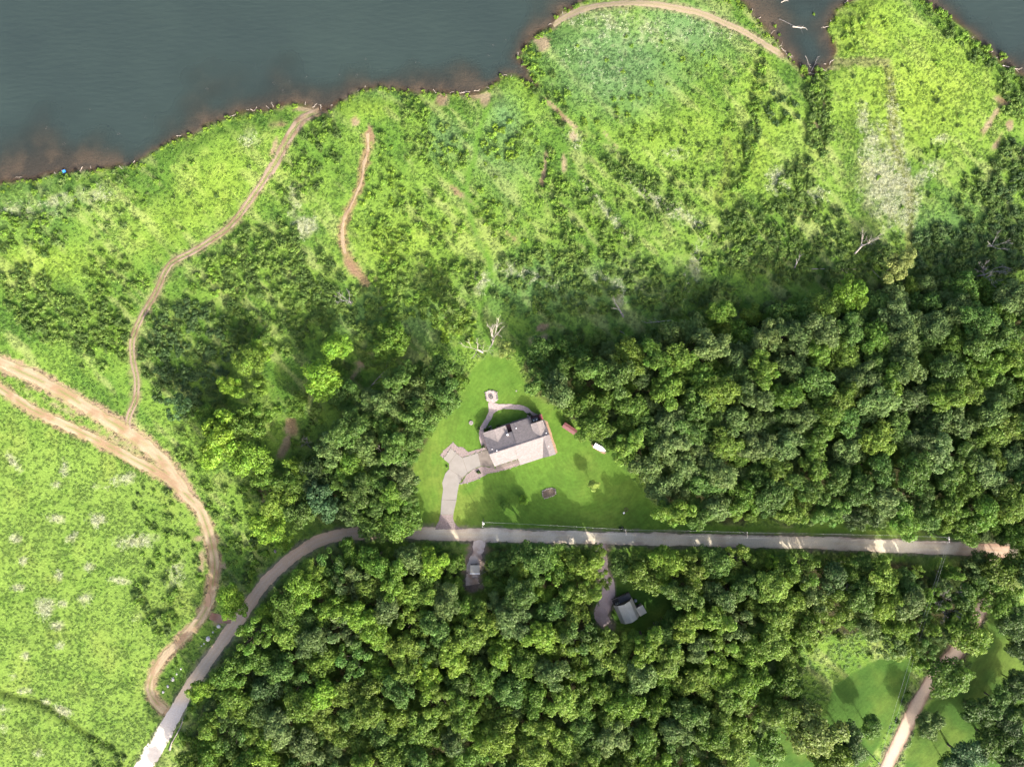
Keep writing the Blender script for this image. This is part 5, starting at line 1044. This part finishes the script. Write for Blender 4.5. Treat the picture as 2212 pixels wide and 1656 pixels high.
dead_tree(1042, 760, 9, .9, 'sprawling bleached dead tree leaning over the lawn tip', 3, 'dead', (-.5,.25), 3, .28, nb=4)
dead_tree(1862, 545, 12, .7, 'tall bleached forked dead tree in the brush beside pale tree', 4, 'dead', (.2,.6), 3, .32, nb=3)
dead_tree(2130, 592, 9, 1.0, 'wide grey bare dead tree among dark shrubs', 5, 'deadgrey', (.1,.0), 4, .22, nb=7)
dead_tree(2140, 528, 8, .9, 'straggly grey dead tree uphill of the wide bare one', 6, 'deadgrey', (.3,-.1), 3, .2, nb=4)
dead_tree(756, 655, 8, .8, 'thin grey dead tree in the thicket by the eroded path', 7, 'deadgrey', (-.2,.3), 3, .2, nb=5)
dead_tree(1485, 745, 8, 1.0, 'small grey leafless tree at the top of the woods', 8, 'deadgrey', (0,0), 4, .16, nb=6)
dead_tree(1352, 682, 9, .35, 'leaning grey dead snag above the mown strip', 9, 'deadgrey', (-.6,.7), 2, .28, nb=3)
dead_tree(1727, 575, 8, .25, 'slim upright grey snag in the brush', 10, 'deadgrey', (-.15,.5), 2, .2, nb=2)
dead_tree(1798, 1240, 12, .8, 'twisted white dead tree in the woods below the road', 11, 'dead', (0,-.1), 3, .26, nb=5)
dead_tree(2045, 1285, 10, 1.0, 'dark grey leafless tree beside the gravel lane', 12, 'deadgrey', (.1,-.2), 4, .22, nb=7)
dead_tree(2050, 1330, 9, 1.0, 'second bare grey tree next to the gravel lane', 13, 'deadgrey', (.3,.1), 4, .2, nb=6)
dead_tree(1305, 1378, 9, .9, 'broken grey dead tree in the south woods', 14, 'deadgrey', (0,0), 3, .24, nb=6)
dead_tree(1058, 1230, 8, .7, 'bare branches poking from a tree below the cabin drive', 15, 'deadgrey', (0,0), 3, .14, nb=5)
dead_tree(660, 955, 4, 1.0, 'low tangle of grey dead branches by the bare patch', 16, 'deadgrey', (.2,0), 3, .12, nb=6)
dead_tree(1012, 1372, 9, .9, 'dark brown dead treetop deep in the south woods', 17, 'deadgrey', (0,0), 4, .18, nb=7)
def fallen(x0, y0, x1, y1, rad, label, mat='dead', z=.25, name='fallen_log', cat='log', group=None, fork=True, seed=0):
    r = random.Random(seed+int(x0*7+y0)); a = np.array(D(x0, y0)); b = np.array(D(x1, y1)); pts = []
    for i in range(5):
        t = i/4; p = a+(b-a)*t; pts.append((p[0]+r.uniform(-.15,.15), p[1]+r.uniform(-.15,.15), max(gz(*p), WATER_Z-.1)+z*(1+.3*t)))
    mb = MB(); mb.tube(pts, [rad*(1-.15*i) for i in range(5)], 6)
    if fork:
        for k in (2, 3, 4):
            L = np.hypot(*(b-a))*r.uniform(.15,.32); an = math.atan2(b[1]-a[1], b[0]-a[0])+r.choice([-1,1])*r.uniform(.4,.9); p = pts[k]
            mb.tube([p, (p[0]+L*math.cos(an), p[1]+L*math.sin(an), p[2]+L*.15)], [rad*.5, rad*.15], 5)
    return tag(mb.build(name, mat), label, cat, group)
fallen(1448,692,1396,697,.17,'pale fallen log lying on the mown strip behind the woods')
fallen(1745,582,1880,582,.16,'long bleached fallen trunk in the brush beside the forked snag')
fallen(775,860,832,800,.2,'grey fallen tree lying across the bare clearing', 'deadgrey'); fallen(1330,710,1350,722,.15,'short grey log at the edge of the dark brush','deadgrey')
fallen(1715,55,1742,58,.26,'thick pale log floating in the inlet', 'drift', .12); fallen(1686,38,1732,60,.08,'thin grey pole floating in the inlet', 'deadgrey', .08); fallen(1690,2,1710,-6,.16,'short pale log floating at the mouth of inlet','drift',.12)
fallen(1768,143,1784,150,.2,'pale log across the head of the inlet', 'drift', .2); fallen(1755,152,1768,122,.09,'thin bare branch standing in the head of inlet','deadgrey',.3); fallen(2170,140,2205,148,.22,'long bleached log on the shore of the eastern point','drift',.2)
fallen(1742,118,1752,142,.12,'slim bleached driftwood pole at the west side of inlet head','drift',.15)
# driftwood along the waterline
dw = 0
for k in range(150):
    p = sp[int(rng.integers(0, len(sp)))]; px, py = p[0]*PPM+1106, 828-p[1]*PPM
    dens = .35+(.6 if 570 < px < 720 else 0)+(.7 if 1600 < px < 1800 else 0)+(.4 if 900 < px < 1100 else 0)
    if rng.random() > dens or px > 2205 or px < 5 or py < 2: continue
    L = rng.uniform(5, 15); a = rng.uniform(0, 6.28); pl = 'of the inlet' if 1590 < px < 1810 else ('of the west bay' if px < 760 else ('of the middle bay' if px < 1250 else 'of the eastern point'))
    fallen(px, py-rng.uniform(-2, 6), px+L*math.cos(a), py-2+L*.6*math.sin(a), rng.uniform(.06, .13), f'bleached driftwood branch washed up on the shore {pl}', 'drift', .12, 'driftwood', 'driftwood', f'driftwood along the shore {pl}', True, k); dw += 1
# stumps and brush tips standing in the shallows
for i, (x, y) in enumerate([(312,252),(135,310),(232,320),(98,275),(190,236),(254,287),(590,178),(625,174),(660,165),(445,190),(790,126),(900,133),(1090,85),(1065,98),(1055,120),(830,165),(610,195),(735,160),(770,162),(2073,17)]):
    X, Y = D(x, y); r = random.Random(i); mb = MB()
    for k in range(5): a = r.uniform(0, 6.28); mb.tube([(0,0,-1.5),(r.uniform(.2,.8)*math.cos(a), r.uniform(.2,.8)*math.sin(a), r.uniform(.2,.6))], [.05,.015], 4)
    tag(mb.build('drowned_brush', 'deadgrey', loc=(X, Y, WATER_Z)), 'tips of a drowned bush poking out of the lake', 'brush', 'drowned brush in the lake shallows')
for i, (x, y) in enumerate([(1629,53),(1676,54),(1686,73),(1707,117),(1760,28),(1738,148),(2168,121)]):
    X, Y = D(x, y); o = link('water_bush', SHM[i % 7], None, None, (X, Y, WATER_Z-.1), i*1.3); r = [1.0,.9,.7,.8,.7,1.6,1.7][i]; o.scale = (r, r, r); o.color = (*TONES['lime'], 1); tag(o, 'small lime-green bush growing out of the water', 'bush', 'bushes standing in the inlet and shore water')
